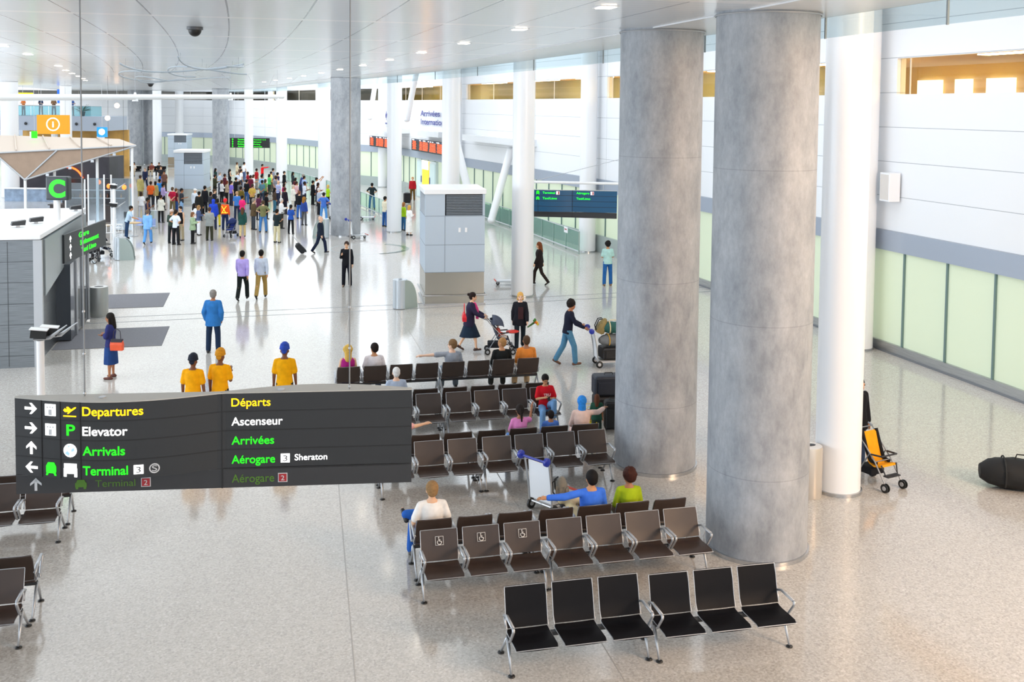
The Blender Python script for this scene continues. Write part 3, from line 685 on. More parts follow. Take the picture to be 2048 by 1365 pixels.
# ------------------------------------------------------------------ grey vent towers
def tower(x, y, rz, w, d, h, lb, seams=(1.2, 2.2, 3.25)):
    t = thing('vent_tower', lb, 'vent tower', (x, y, 0), rz, 'grey vent towers'); G1 = mat('tower_grey_blue', 'b4c3d2', .4, .15)
    zl = h-.98
    m = MB(); m.box((w/2, d/2, (1.2+zl)/2), (w, d, zl-1.2)); m.box((w*.165, .12, (zl+h-.18)/2), (w*.33, .24, h-.18-zl)); m.box((.03, d-.1, (zl+h-.18)/2), (.06, .2, h-.18-zl)); m.box((w-.04, d/2, (zl+h-.18)/2), (.08, d, h-.18-zl)); m.build('body', G1, t)
    m = MB(); m.box((w/2, d/2, .6), (w-.02, d-.02, 1.2)); m.build('base', mat('tower_base_steel', 'b3b1a8', .25, .8), t)
    m = MB(); m.box((w/2, d/2, h-.09), (w+.10, d+.10, .18)); m.build('roof', M_WHITE, t, bevel=.02)
    m = MB(); m.box((w*.66, d/2+.05, (zl+h-.18)/2), (w*.64, d-.3, h-.2-zl)); m.box((.24, d*.52, (zl+h-.18)/2), (.3, d*.7, h-.2-zl)); m.build('dark_core', mat('tower_inside', '14171b', .7), t)
    m = MB()
    for k in range(13): z = zl+.04+k*(h-.22-zl)/13; m.box((w*.665, .03, z), (w*.63, .05, .018), 0, Matrix.Rotation(.5, 3, 'X'))
    m.build('front_louvre', mat('louvre_grey', '9aa3ad', .4, .3), t)
    m = MB()
    for k in range(13): z = zl+.04+k*(h-.22-zl)/13; m.box((.02, d*.52, z), (.05, d*.86, .018), 0, Matrix.Rotation(-.5, 3, 'Y'))
    m.build('side_louvre', mat('louvre_grey', '9aa3ad', .4, .3), t)
    m = MB()
    for z in seams: m.box((w/2, d/2, z), (w+.006, d+.006, .018))
    m.box((w*.33, -.001, (1.2+zl)/2), (.018, .006, zl-1.2)); m.build('panel_seams', mat('seam_grey', '7f8b98', .5), t)
    m = MB(); m.tube([(-.06, d+.05, .36), (-.06, -.06, .36), (w+.06, -.06, .36), (w+.06, d+.05, .36)], .03, 8); m.box((w/2, d/2, .03), (w+.08, d+.08, .06)); m.build('bumper_rail', M_ALU, t)
    for xx in (.62, .73): m = MB(); m.box((w*xx-.1, -.01, 2.74), (.08, .02, .16)); m.build('access_plate', M_WHITE, t)
    return t
tower(5.73, 36.45, -4, 2.17, 2.4, 4.22, 'grey vent tower with louvres, nearest, beside the curved litter bin')
tower(-5.95, 75.6, -8, 2.0, 2.4, 3.95, 'grey vent tower behind the crowd, middle one of three')
tower(-10.2, 121, -8, 2.1, 2.6, 3.85, 'grey vent tower farthest back, its top over the middle one')

# ------------------------------------------------------------------ metal clad kiosk with the C sign
t = thing('kiosk', 'steel clad entrance kiosk with a white roof at the left edge', 'kiosk', (-5.8, 29.85, 0))
m = MB(); m.box((-4.6, 3.6, 1.74), (8.8, 7.2, 3.48)); m.build('wall_cladding', M_DSTEEL, t)
m = MB(); m.box((-4.55, 3.6, 3.57), (9.1, 7.4, .14)); m.build('roof', M_WHITE, t, bevel=.02)
m = MB()
for z in (.33, .72, 1.18, 1.75, 2.33, 2.9): m.box((-4.5, -.004, z), (9.0, .012, .014))
m.box((-.85, -.005, 1.74), (.014, .012, 3.4)); m.build('cladding_seams', mat('seam_dark', '4c5054', .5), t)
m = MB(); m.box((-.10, .05, 1.74), (.22, .14, 3.48)); m.build('corner_post', M_ALU, t)
m = MB(); m.prism([(.3, 3.45), (7.1, 3.45), (7.1, 2.6), (3.5, 2.35), (.3, 1.9)], -.2, .04, 0, Matrix(((0, 0, 1), (1, 0, 0), (0, 1, 0)))); m.build('fascia', mat('grey_fascia', '9aa3a6', .35, .4), t)
m = MB(); m.box((-.1, 4.6, 1.2), (.62, 3.2, 2.3)); m.build('door', mat('dark_door_glass', '4a5058', .12, .3), t)
m = MB(); m.box((.24, 3.9, 1.2), (.04, .1, 2.3)); m.box((.24, 6.1, 1.2), (.04, .1, 2.3)); m.box((.24, 5.0, 1.2), (.04, .08, 2.3)); m.build('door_frame', M_ALU, t)
s = thing('direction_display', 'dark panel with white arrows and green text on the kiosk side', 'sign', (-5.70, 32.6, 2.42), 82)
m = MB(); m.box((2.1, .03, .42), (4.2, .06, .86)); m.build('panel', mat('panel_dark', '24282c', .4), s)
for r, (b, w) in enumerate((('Gare', 1.0), ('Stationnement', 1.9), ('Taxi Limo', 1.5))):
    fit_text(b, .16, w, E_G, s, 1.35+.12*r, .60-r*.25, flat, .006); icon('arrow', arrow(pi/2), E_W, s, .55, .66-r*.25, .2, flat)
s = thing('letter_sign', 'dark square sign with a green letter C on a white post', 'sign', (-5.95, 33.25, 3.64), -14)
m = MB(); m.tube([(-.05, 0, 0), (-.05, 0, .65)], .09, 12); m.build('post', M_WHITE, s, smooth=True)
m = MB(); m.box((0, 0, .98), (.68, .3, .72)); m.build('box', mat('panel_dark', '2c3236', .4), s, bevel=.05)
add_text('C', .70, E_G, s, (-.23, -.155, .74), bold=.03)
for k, (x, y) in enumerate(((-6.75, 31.6), (-6.45, 32.5), (-5.95, 36.1))):
    s = thing('roof_uplight', ('small dark uplight on the kiosk roof, front one', 'small dark uplight on the kiosk roof, second from the front', 'small dark uplight on the kiosk roof behind the C sign')[k], 'lamp', (x, y, 3.64), 20)
    m = MB(); m.prism([(-.18, .06), (.18, .06), (.2, .2), (-.16, .16)], -.12, .12, 0, Matrix(((1, 0, 0), (0, 0, 1), (0, 1, 0)))); m.build('housing', M_DARK, s); m = MB(); m.box((0, 0, .035), (.1, .1, .07)); m.build('bracket', M_ALU, s)
def uplight_pole(x, y, h, heads, lb):
    s = thing('uplight_pole', lb, 'lamp', (x, y, 0)); m = MB(); m.tube([(0, 0, 0), (0, 0, h)], .075, 14); m.build('pole', M_WHITE, s, smooth=True)
    m = MB(); m.lathe([(.14, 0), (.14, .03), (.08, .05)]); m.build('base_plate', M_ALU, s)
    for z, n in heads:
        for k in range(n):
            dx = -.02+.16*k; m = MB(); R = Matrix.Rotation(.12, 3, 'Y')
            m.box((dx, .22*k, z+.10), (.34, .22, .02), 0, R); hd = m.build('lamp_cover', M_WHITE, s)
            m = MB(); m.box((dx, .22*k, z), (.30, .2, .15), 0, R); m.build('lamp_body', M_BLACK, hd)
            m = MB(); m.tube([(dx-.1, .22*k, z-.1), (dx+.2, .22*k, z-.08), (dx+.52, .22*k, z+.16)], [.035, .04, .01], 8, sx=2.4); m.build('reflector', M_ALU, hd, smooth=True)
uplight_pole(-4.33, 22.05, 2.42, ((2.55, 2),), 'white pole with two small uplights, rising behind the big sign')
uplight_pole(-6.62, 50.2, 3.5, ((2.50, 1), (3.35, 1)), 'white pole with two small uplights beside the dark stroller')

# ------------------------------------------------------------------ bins
def wedge_bin(x, y, rz, lb, s=1):
    t = thing('litter_bin', lb, 'bin', (x, y, 0), rz)
    arc = [(.62-.62*sin(radians(a)), .08+.94*sin(radians(90-a))) for a in range(0, 91, 10)]
    arc = [(.08+.5*cos(radians(a)), .12+.9*sin(radians(a))) for a in range(0, 91, 10)]
    poly = [(-.02, 0), (.60, 0), (.60, .12)]+arc+[(-.02, 1.02)]
    R = Matrix(((1, 0, 0), (0, 0, 1), (0, 1, 0)))
    for y0 in (0, .46): m = MB(); m.prism(poly, y0, y0+.06, 0, R); m.build('side_plate', mat('bin_grey_green', 'a9b6b2', .35, .3), t)
    pin = [(.0, .04), (.52, .04), (.52, .12)]+[(a*.9, b*.96) for a, b in arc]+[(0, .98)]
    m = MB(); m.prism(pin, .06, .46, 0, R); m.build('body', mat('bin_slot_dark', '55606a', .4), t)
    m = MB(); m.tube([(-.02, .26, .02), (-.02, .26, 1.04)], .26, 20); m.build('drum', mat('bin_light', 'c3ccd4', .3, .4), t, smooth=True)
    m = MB(); m.ell((-.08, .18, 1.042), (.09, .05, .004)); m.ell((.06, .34, 1.042), (.09, .05, .004)); m.build('openings', M_DARK, t)
wedge_bin(4.95, 35.9, 35, 'grey curved litter bin at the foot of the nearest vent tower')
wedge_bin(-6.3, 49.6, 0, 'grey curved litter bin beside the white uplight pole')
wedge_bin(3.3, 56.6, 180, 'grey curved litter bin against the mid-hall concrete column')
wedge_bin(-6.2, 62.5, 200, 'grey bin beyond the man in the pale blue jacket, left of the crowd')
def round_bin(x, y, r, h, lb, c):
    t = thing('round_bin', lb, 'bin', (x, y, 0)); m = MB(); m.lathe([(r*.97, 0), (r, .03), (r, h-.05), (r*.96, h)], n=28); m.build('body', mat('bin_'+c, c, .35, .4), t, smooth=True)
    m = MB(); m.lathe([(0, h+.012), (r*.93, h), (r*.93, h-.01)], n=28); m.build('lid', mat('bin_lid', 'd8d8d6', .4), t, smooth=True)
    m = MB(); m.ell((0, 0, h+.01), (r*.5, r*.3, .012)); m.build('opening', M_DARK, t)
round_bin(9.93, 16.95, .24, .95, 'round beige bin standing between the concrete and white columns', 'c9c2b8')
round_bin(-5.35, 36.7, .30, 1.0, 'round steel bin at the kiosk door, between the entrance mats', 'a7aaa8')

# ------------------------------------------------------------------ ceiling fittings
for x, y, r, lb in ((-1.3, 21.8, .13, 'black dome camera on the ceiling, nearest'), (-8.3, 83.8, .2, 'black dome camera on the far ceiling')):
    t = thing('dome_camera', lb, 'camera', (x, y, 8.755)); m = MB(); m.lathe([(r*1.25, 0), (r*1.25, -.05), (r, -.06)]); m.build('collar', mat('grey_collar', '55585c', .4), t, smooth=True)
    m = MB(); m.lathe([(r*cos(radians(a)), -.06-r*sin(radians(a))) for a in range(0, 91, 10)]); m.build('dome', M_BLACK, t, smooth=True)
t0 = None
dl = [(5.16, 15.1), (5.0, 19.9), (4.83, 24.8), (4.5, 29.5), (4.2, 34.6), (3.8, 39.8), (3.3, 44.8), (2.8, 50), (2.2, 55.6), (1.6, 61), (.9, 66.5), (.2, 72), (-6.93, 31), (-7.3, 36), (-8.3, 46.7), (-9.1, 53), (-9.7, 58.3), (-10.3, 64), (-11, 70), (-11.8, 76), (-6.8, 25.5)]
ORD = ['nearest', 'second', 'third', 'fourth', 'fifth', 'sixth', 'seventh', 'eighth', 'ninth', 'tenth', 'eleventh', 'twelfth']
for k, (x, y) in enumerate(dl):
    right = k < 12; idx = k if right else k-12
    lb = 'small ceiling downlight, %s of the right-hand row' % ORD[idx] if right else ('small ceiling downlight in the left-hand row, nearest' if k == 20 else 'small ceiling downlight, %s of the left-hand row' % ORD[idx+1])
    t = thing('ceiling_downlight', lb, 'ceiling light', (x, y, 8.76), 0, 'ceiling downlights')
    m = MB(); m.box((0, 0, -.004), (.30, .42, .012)); m.build('frame', M_WHITE, t); m = MB(); m.box((0, 0, -.012), (.24, .34, .012)); m.build('diffuser', em('downlight', 'fff1dc', 9), t)
ringm = mat('ring_grey', '98a2ab', .45)
for k, (cx, cy, rx, ry, a0, a1) in enumerate(((-2.6, 37, 2.0, 5.2, -40, 190), (-2.0, 44.5, 1.7, 4.0, 120, 330), (-4.0, 53, 2.6, 6.0, 20, 260), (-5.4, 60, 1.3, 3, 0, 300), (-1.2, 33, 1.2, 5.2, 60, 200))):
    m = MB(); m.tube([(cx+rx*cos(radians(a)), cy+ry*sin(radians(a)), 8.52+.12*sin(radians(a*2))) for a in range(a0, a1+1, 8)], .03, 6)
    t = thing('ceiling_ribbon', ('curved metal ribbon under the ceiling, large one in the middle', 'curved metal ribbon under the ceiling, looping to the right', 'curved metal ribbon under the ceiling, long far one to the left', 'curved metal ribbon under the ceiling, small far loop', 'curved metal ribbon under the ceiling, nearest and most stretched')[k], 'ribbon')
    m.build('ribbon', ringm, t, smooth=True)
    for a in (a0+20, (a0+a1)//2, a1-20): m = MB(); m.tube([(cx+rx*cos(radians(a)), cy+ry*sin(radians(a)), 8.5), (cx+rx*cos(radians(a)), cy+ry*sin(radians(a)), 8.76)], .005, 5); m.build('hanger', M_DSTEEL, t)
t = thing('hanging_beam', 'long white tubular beam hung under the far ceiling', 'beam'); A, Bq = Vector((-7.6, 28.6, 7.30)), Vector((.95, 47.6, 7.58))
m = MB(); m.tube([A, Bq], .095, 12); m.build('tube', M_TUBE, t, smooth=True)
for f in (.08, .41, .75, .97): p = A.lerp(Bq, f); m = MB(); m.tube([p, (p.x, p.y, 8.76)], .005, 6); hg = m.build('hanger', M_DSTEEL, t); m = MB(); m.tube([p-Vector((.0, .0, .14)), p+Vector((0, 0, .16))], [.10, .03], 8); m.build('bracket', M_TUBE, hg)
# ------------------------------------------------------------------ luggage, carts, strollers
M_KNOB = mat('knob_blue', '1b2f9c', .4)
def wheel(mb, c, r, w, ax=(1, 0, 0), mi=0):
    a = Vector(ax).normalized(); c = Vector(c); mb.tube([c-a*w/2, c-a*w*.4, c+a*w*.4, c+a*w/2], [r*.9, r, r, r*.9], 16, mi)
def cart(x, y, rz, lb, tilt=0):
    """handle bar along local x at y=0, platform toward +y"""
    t = thing('luggage_cart', lb, 'luggage cart', (x, y, 0), rz, 'airport luggage carts')
    m = MB()
    for s in (-1, 1): m.tube([(s*.27, .10, .14), (s*.28, .06, .55), (s*.29, -.02, .98), (s*.29, -.10, 1.03)], .018, 8)
    m.tube([(-.27, .12, .16), (.27, .12, .16)], .018, 8); m.tube([(-.27, .95, .17), (.27, .95, .17)], .018, 8)
    for s in (-1, 0, 1): m.tube([(s*.27, .10, .16), (s*.25, .98, .17)], .016, 8)
    m.build('frame', M_ALU, t, smooth=True)
    m = MB(); m.box((0, .07, .58), (.50, .02, .70), 0, Matrix.Rotation(.09, 3, 'X')); m.build('back_panel', mat('panel_white', 'f1f4f8', .4), t)
    m = MB(); m.tube([(-.29, -.10, 1.03), (.29, -.10, 1.03)], .022, 10); h = m.build('handle_bar', M_KNOB, t)
    for s in (-1, 1): m = MB(); wheel(m, (s*.31, -.10, 1.04), .075, .06); m.build('knob', M_KNOB, h, smooth=True)
    m = MB(); m.box((0, .55, .185), (.44, .80, .02)); m.build('platform', mat('deck_grey', 'c2c4c6', .4, .4), t)
    m = MB(); m.box((0, .97, .20), (.50, .03, .05)); m.build('front_bumper', mat('bumper_red', 'c9482e', .4), t)
    for sx, yy, r in ((-.27, .14, .10), (.27, .14, .10), (0, .86, .075)):
        m = MB(); wheel(m, (sx, yy, r), r, .045); w = m.build('wheel', M_BLACK, t, smooth=True); m = MB(); wheel(m, (sx, yy, r), r*.5, .05); m.build('hub', M_ALU, w)
    return t
def rot_xy(v, rz): c, s = cos(radians(rz)), sin(radians(rz)); return (v[0]*c-v[1]*s, v[0]*s+v[1]*c)
def suitcase(x, y, z, rz, w, d, h, col, lb, pull=False, wheels=True):
    t = thing('suitcase', lb, 'suitcase', (x, y, z), rz); z0 = .05 if wheels else 0
    m = MB(); m.box((0, 0, z0+h/2), (w, d, h)); m.build('body', mat('case_'+col, col, .6, noise=.1), t, bevel=.06)
    m = MB(); m.box((0, -d/2-.012, z0+h*.42), (w*.8, .03, h*.62)); m.build('front_pocket', mat('case_'+col, col, .6, noise=.1), t, bevel=.012)
    m = MB(); m.tube([(-.1, 0, z0+h), (-.09, 0, z0+h+.04), (.09, 0, z0+h+.04), (.1, 0, z0+h)], .012, 6); m.build('carry_handle', M_BLACK, t)
    m = MB(); m.tube([(-w/2+.03, -d/2-.004, z0+.05), (-w/2+.03, -d/2-.004, z0+h-.05), (w/2-.03, -d/2-.004, z0+h-.05), (w/2-.03, -d/2-.004, z0+.05)], .008, 5); m.build('zip_piping', mat('piping', '3c3f46', .5), t)
    if wheels:
        for s in (-1, 1): m = MB(); wheel(m, (s*w*.36, d*.3, .04), .04, .03); m.build('wheel', M_BLACK, t)
    if pull:
        m = MB()
        for s in (-1, 1): m.tube([(s*.12, d/2, z0+h*.9), (s*.12, d/2, z0+h+.42)], .010, 6)
        m.tube([(-.14, d/2, z0+h+.43), (.14, d/2, z0+h+.43)], .016, 6); m.build('pull_handle', M_ALU, t)
    return t
def duffel(x, y, z, rz, L, r, col, lb, col2=None, name='duffel_bag', cat='bag'):
    t = thing(name, lb, cat, (x, y, z), rz); k = 11; rings = []
    for i in range(k):
        u = -1+2*i/(k-1); q = r*(1-abs(u)**4*.55); n = 14
        rings.append([Vector((u*L/2, q*cos(2*pi*j/n)*(1+.06*sin(3*j+i)), max(0, r*.86+q*.86*sin(2*pi*j/n)*(1+.05*sin(2*j+2*i))))) for j in range(n)])
    m = MB(); m.loft(rings); m.build('body', mat('bag_'+col, col, .75, noise=.15, nscale=6), t, smooth=True)
    for s in (-.22, .22):
        m = MB(); m.tube([(s*L, (r*1.04)*cos(radians(a)), r*.86+r*.92*sin(radians(a))) for a in range(-40, 221, 20)], .016, 6); m.build('strap', mat('strap_'+(col2 or '1f1f1f'), col2 or '1f1f1f', .8), t)
    m = MB(); m.tube([(-.13, 0, r*1.70), (-.1, .02, r*1.95), (.1, .02, r*1.95), (.13, 0, r*1.70)], .014, 6); m.build('handle', mat('strap_'+(col2 or '1f1f1f'), col2 or '1f1f1f', .8), t)
    return t
def stroller(x, y, rz, lb, seat_c, trim_c, canopy=True, s=1.0):
    """faces local +y; handles at -y"""
    t = thing('stroller', lb, 'stroller', (x, y, 0), rz); t.scale = (s, s, s)
    m = MB()
    for q in (-.22, .22):
        m.tube([(q, .40, .10), (q, .12, .50), (q, -.22, .85), (q, -.36, 1.02)], .014, 8); m.tube([(q, -.34, .10), (q, -.02, .62)], .013, 8)
        m.tube([(q, -.36, 1.02), (q, -.46, 1.05)], .018, 8)
    m.tube([(-.22, -.30, .16), (.22, -.30, .16)], .011, 8); m.tube([(-.22, .12, .5), (.22, .12, .5)], .011, 8); m.tube([(-.22, -.36, 1.02), (.22, -.36, 1.02)], .012, 8); m.build('frame', mat('stroller_frame', '8b8f95', .35, .6), t, smooth=True)
    m = MB(); m.loft([[Vector((q*.21, b, z)) for q, b, z in ((-1, a[0], a[1]), (1, a[0], a[1]), (1, a[0]+.03, a[1]-.03), (-1, a[0]+.03, a[1]-.03))] for a in ((-.24, .98), (-.14, .66), (-.06, .46), (.06, .42), (.24, .46))]); m.build('seat', cloth(seat_c), t)
    for q in (-.19, .19): m = MB(); m.tube([(q, -.24, 1.0), (q, -.12, .68), (q*.95, -.03, .49), (q*.9, .12, .46)], .035, 8); m.build('side_panel', cloth(trim_c), t, smooth=True)
    m = MB(); m.tube([(-.2, .26, .47), (-.16, .33, .28), (.16, .33, .28), (.2, .26, .47)], .015, 6); m.box((0, .34, .27), (.34, .12, .02)); m.build('footrest', mat('stroller_dark', '2a2b2f', .6), t)
    m = MB(); m.tube([(-.22, .02, .62), (-.2, .26, .64), (.2, .26, .64), (.22, .02, .62)], .018, 8); m.build('bumper_bar', mat('stroller_dark', '2a2b2f', .6), t, smooth=True)
    m = MB(); m.box((0, -.16, .26), (.36, .34, .16)); m.build('basket', cloth('1c1e24'), t, bevel=.03)
    if canopy:
        m = MB(); rg = []
        for a in range(0, 100, 12): rg.append([Vector((.235*cos(radians(b)), -.22+.36*sin(radians(a))*.9+.02, .82+.30*cos(radians(a))*max(.15, sin(radians(b)))+0*b)) for b in range(0, 181, 15)])
        vs = [v for r in rg for v in r]; n = len(rg[0]); m.add(vs, [(i*n+j, i*n+j+1, (i+1)*n+j+1, (i+1)*n+j) for i in range(len(rg)-1) for j in range(n-1)])
        o = m.build('canopy', cloth(trim_c), t, smooth=True); sd = o.modifiers.new('thick', 'SOLIDIFY'); sd.thickness = .012
    for q in (-.24, .24):
        for yy in (.40, -.34):
            m = MB(); wheel(m, (q-.025, yy, .085), .085, .025); wheel(m, (q+.025, yy, .085), .085, .025); w = m.build('wheel', M_BLACK, t, smooth=True); m = MB(); wheel(m, (q, yy, .085), .045, .085); m.build('hub', M_ALU, w)
    return t
def backpack(x, y, z, rz, col, lb, s=1.0, tilt=0):
    t = thing('backpack', lb, 'backpack', (x, y, z), rz); t.scale = (s, s, s); t.rotation_euler.x = tilt
    m = MB(); m.ell((0, 0, .24), (.17, .12, .25)); m.box((0, 0, .16), (.30, .20, .28)); m.build('body', mat('bag_'+col, col, .75, noise=.15, nscale=6), t, smooth=True)
    m = MB(); m.box((0, -.12, .14), (.22, .07, .2)); m.build('pocket', mat('bag_'+col, col, .75, noise=.15, nscale=6), t, bevel=.03)
    for q in (-.08, .08): m = MB(); m.tube([(q, .10, .44), (q*1.3, .19, .36), (q*1.4, .17, .14), (q, .10, .06)], .016, 6); m.build('strap', mat('strap_1f1f1f', '1f1f1f', .8), t)
    return t
def handbag(x, y, z, rz, col, lb, w=.32, h=.22, d=.11, col2=None):
    t = thing('handbag', lb, 'bag', (x, y, z), rz)
    m = MB(); m.loft([[Vector((a*w/2*k, b*d/2*q, zz)) for a, b in ((-1, -1), (1, -1), (1, 1), (-1, 1))] for zz, k, q in ((0, .96, 1), (h*.5, 1, 1.05), (h, .86, .5))]); m.build('body', mat('bag_'+col, col, .45, noise=.1, nscale=8), t, bevel=.015)
    if col2: m = MB(); m.box((0, 0, h*.8), (w*.9, d*.8, h*.42)); m.build('top_flap', mat('bag_'+col2, col2, .6), t, bevel=.015)
    m = MB(); m.tube([(-w*.3, 0, h*.9), (-w*.25, 0, h+.20), (0, 0, h+.27), (w*.25, 0, h+.20), (w*.3, 0, h*.9)], .010, 6); m.build('handle', mat('bag_'+(col2 or col), col2 or col, .5), t)
    return t
cart(4.72, 17.15, -58, 'luggage cart with white panel and blue knobs, before the man in blue')
backpack(5.22, 17.32, .2, 60, '8d867a', 'grey backpack lying on the near luggage cart', .8)
cart(8.98, 26.95, -97, 'luggage cart piled with bags, pushed by the man in navy')
suitcase(9.6, 26.9, .22, 0, .85, .5, .34, '15161b', 'black suitcase lying lowest on the piled luggage cart', wheels=False)
duffel(9.55, 26.85, .58, 4, .85, .19, '6f7478', 'grey duffel bag in the middle of the piled luggage cart', 'c9992f')
duffel(9.55, 26.85, .92, -6, .62, .19, '1f5650', 'round dark green and cream duffel high on the piled luggage cart', 'd8c49a')
backpack(9.12, 26.95, .93, 80, '8a7a4c', 'olive khaki backpack on top of the piled luggage cart', .95, .5)
duffel(9.95, 26.7, .95, 20, .40, .14, '2e4a46', 'small green bag on the far end of the piled luggage cart')
c = cart(8.3, 22.15, 95, 'luggage cart with dark suitcases, half hidden by the second concrete column')
suitcase(7.75, 22.1, .62, -5, .72, .42, .46, '1a2130', 'navy suitcase on top, beside the second concrete column', wheels=False)
suitcase(7.8, 22.1, .21, -5, .78, .46, .40, '202024', 'dark suitcase under the navy one, beside the second concrete column', wheels=False)
suitcase(7.62, 21.35, 0, -10, .42, .28, .66, '101114', 'black upright suitcase touching the left side of the second concrete column')
t = thing('shopping_bag', 'yellow shopping bag on the floor beyond the woman in the blue scarf', 'bag', (7.1, 21.45, 0), -8)
m = MB(); m.loft([[Vector((a*.21*k, b*.13*k, z)) for a, b in ((-1, -1), (1, -1), (1, 1), (-1, 1))] for z, k in ((0, .92), (.25, 1), (.46, 1))]); m.build('body', mat('bag_yellow', 'e6d21e', .5), t, bevel=.008)
m = MB(); m.box((0, 0, .462), (.38, .22, .006)); m.build('contents', mat('contents_brown', '6e4f2e', .8), t)
for q in (-.12, .12): m = MB(); m.tube([(-.1, q, .45), (-.08, q, .58), (.08, q, .58), (.1, q, .45)], .008, 5); m.build('handle', mat('bag_yellow', 'e6d21e', .5), t)
m = MB(); m.box((0.02, -.135, .12), (.22, .004, .03)); m.build('printed_line', M_DARK, t)
# right side
stroller(11.55, 17.2, -165, 'orange and black stroller just right of the tall white column', 'e59a14', '17171a', False)
duffel(14.1, 16.35, 0, -30, 1.5, .34, '0b0b0c', 'large black soft bag on the floor at the right edge')
stroller(6.75, 28.95, -100, 'dark stroller with a red tray, pushed by the woman in the pink scarf', '3a3f55', '4c5262')
m = MB(); m.ell((0, 0, 0), (.2, .14, .05)); o = m.build('toy_cushion', mat('toy_red', 'd8382c', .5), None, smooth=True); o.location = (7.14, 28.88, .63); tag(o, 'red cushion toy on the tray of the dark stroller', 'toy')
stroller(-7.15, 50.6, -70, 'dark blue stroller with hood up, beside the white uplight pole', '1c2740', '1a1c22')
stroller(-1.6, 57.6, 150, 'small blue stroller in front of the person in the grey coat', '2c3f94', '23305f', True, .9)
# carts in the crowd
cart(4.62, 55.65, -76, 'luggage cart with blue knobs leaning at the mid-hall concrete column')
cart(6.0, 64.9, -100, 'luggage cart right of the mid-hall concrete column, by the glass barrier')
cart(4.2, 65.2, -70, 'luggage cart among the crowd behind the woman with curly brown hair')
t = suitcase(2.05, 50.35, .05, 90, .40, .26, .55, '16171b', 'black wheeled case trailing behind the man in the dark suit', pull=True); t.rotation_euler = (.75, 0, radians(-90))
suitcase(10.45, 75.2, 0, 10, .5, .3, .75, '101114', 'black suitcase by the man in the red sweater', pull=True)

s = thing('junction_box', 'small white box on the right wall beside the tall white columns', 'box', (17.98, 26.6, 4.55), -2); m = MB(); m.box((0, 0, .42), (.36, .5, .84)); m.build('case', M_WHITE, s, bevel=.01); m = MB(); m.box((-.185, 0, .42), (.01, .42, .74)); m.build('cover', mat('cover_grey', 'd9d3cd', .5), s)
# ------------------------------------------------------------------ glass barrier
def barrier(pts, lb, h=1.12):
    t = thing('glass_barrier', lb, 'barrier'); P = resample([Vector(p) for p in pts], 1.9)
    for a, b in zip(P[:-1], P[1:]):
        d = b-a; L = d.length; R = Matrix.Rotation(atan2(d.y, d.x), 3, 'Z'); c = (a+b)/2
        m = MB(); m.box((c.x, c.y, .60), (L-.03, .015, 1.0), 0, R); m.build('glass_pane', pane('barrier_glass', 'e6f4ef', .04), t)
        m = MB(); m.box((a.x, a.y, .56), (.035, .06, 1.12), 0, R); m.build('post', mat('barrier_post', 'a9bdb9', .3, .6), t)
    m = MB(); m.tube([(p.x, p.y, h) for p in P], .022, 8); m.build('handrail', M_ALU, t, smooth=True)
    m = MB(); m.tube([(p.x, p.y, .12) for p in P], .04, 8); m.build('kick_rail', M_ALU, t, smooth=True)
    return t
barrier(((15.2, 48.0), (14.75, 56), (14.0, 64), (13.2, 70)), 'glass barrier along the grey ramp by the right wall')
barrier(((8.0, 63.8), (7.55, 67.5), (6.85, 73.3), (5.9, 80), (4.9, 86), (3.5, 93), (1.9, 100)), 'glass barrier in front of the arrivals doors, behind the crowd')
s = thing('notice_plate', 'small white notice plate on the glass barrier under the blue sign', 'sign', (15.0, 49.6, .93), -87); m = MB(); m.box((0, -.0, .1), (.5, .03, .3)); m.build('plate', M_WHITE, s)
m = MB(); m.box((0, -.02, .12), (.3, .01, .05)); m.build('mark', RED, s)

# ------------------------------------------------------------------ cafe with the folded canopy, at the left
t = thing('canopy', 'folded tan cafe canopy coming to a low point, left of the crowd', 'canopy')
A, Bc, Cc, Dc, Pp = (-14.7, 63.4, 4.36), (-7.1, 63.4, 4.78), (-9.3, 73.5, 4.80), (-17.6, 76.5, 4.95), (-13.05, 63.0, 2.86)
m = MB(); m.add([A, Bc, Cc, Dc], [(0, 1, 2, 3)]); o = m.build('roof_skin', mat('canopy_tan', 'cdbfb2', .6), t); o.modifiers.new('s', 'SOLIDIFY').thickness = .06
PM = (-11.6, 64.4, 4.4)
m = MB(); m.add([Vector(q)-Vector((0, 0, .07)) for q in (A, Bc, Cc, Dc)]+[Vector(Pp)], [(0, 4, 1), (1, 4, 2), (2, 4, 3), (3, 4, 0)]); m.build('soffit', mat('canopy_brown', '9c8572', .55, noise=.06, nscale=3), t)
for a, b, nm in ((Pp, Bc, 'edge_beam'), (A, Pp, 'edge_beam'), (A, Bc, 'edge_beam'), (Pp, (-11.4, 63.4, 4.52), 'rib'), (Pp, Cc, 'rib')): m = MB(); m.tube([Vector(a)-Vector((0, .05, .05)), Vector(b)-Vector((0, .05, .05))], .05, 8); m.build(nm, M_ALU, t)
for f in (.15, .38, .6, .82):
    a = Vector(A).lerp(Vector(Bc), f); b = Vector(Dc).lerp(Vector(Cc), f); m = MB(); m.tube([a+Vector((0, 0, .06)), b+Vector((0, 0, .06))], .045, 6); m.build('purlin', mat('canopy_tan', 'cdbfb2', .6), t)
for x, y, z in ((-11.6, 63.6, 4.3), (-9.3, 63.7, 4.5), (-7.35, 63.5, 4.7), (-13.05, 63.05, 2.9)): m = MB(); m.tube([(x, y, 0), (x, y, z)], .08, 10); m.build('post', M_TUBE, t, smooth=True)
for f in (.2, .4, .6, .8): p = Vector(Pp).lerp(Vector(Bc), f); m = MB(); m.box(p-Vector((0, .1, .16)), (.16, .12, .14)); m.build('spotlight', M_ALU, t)
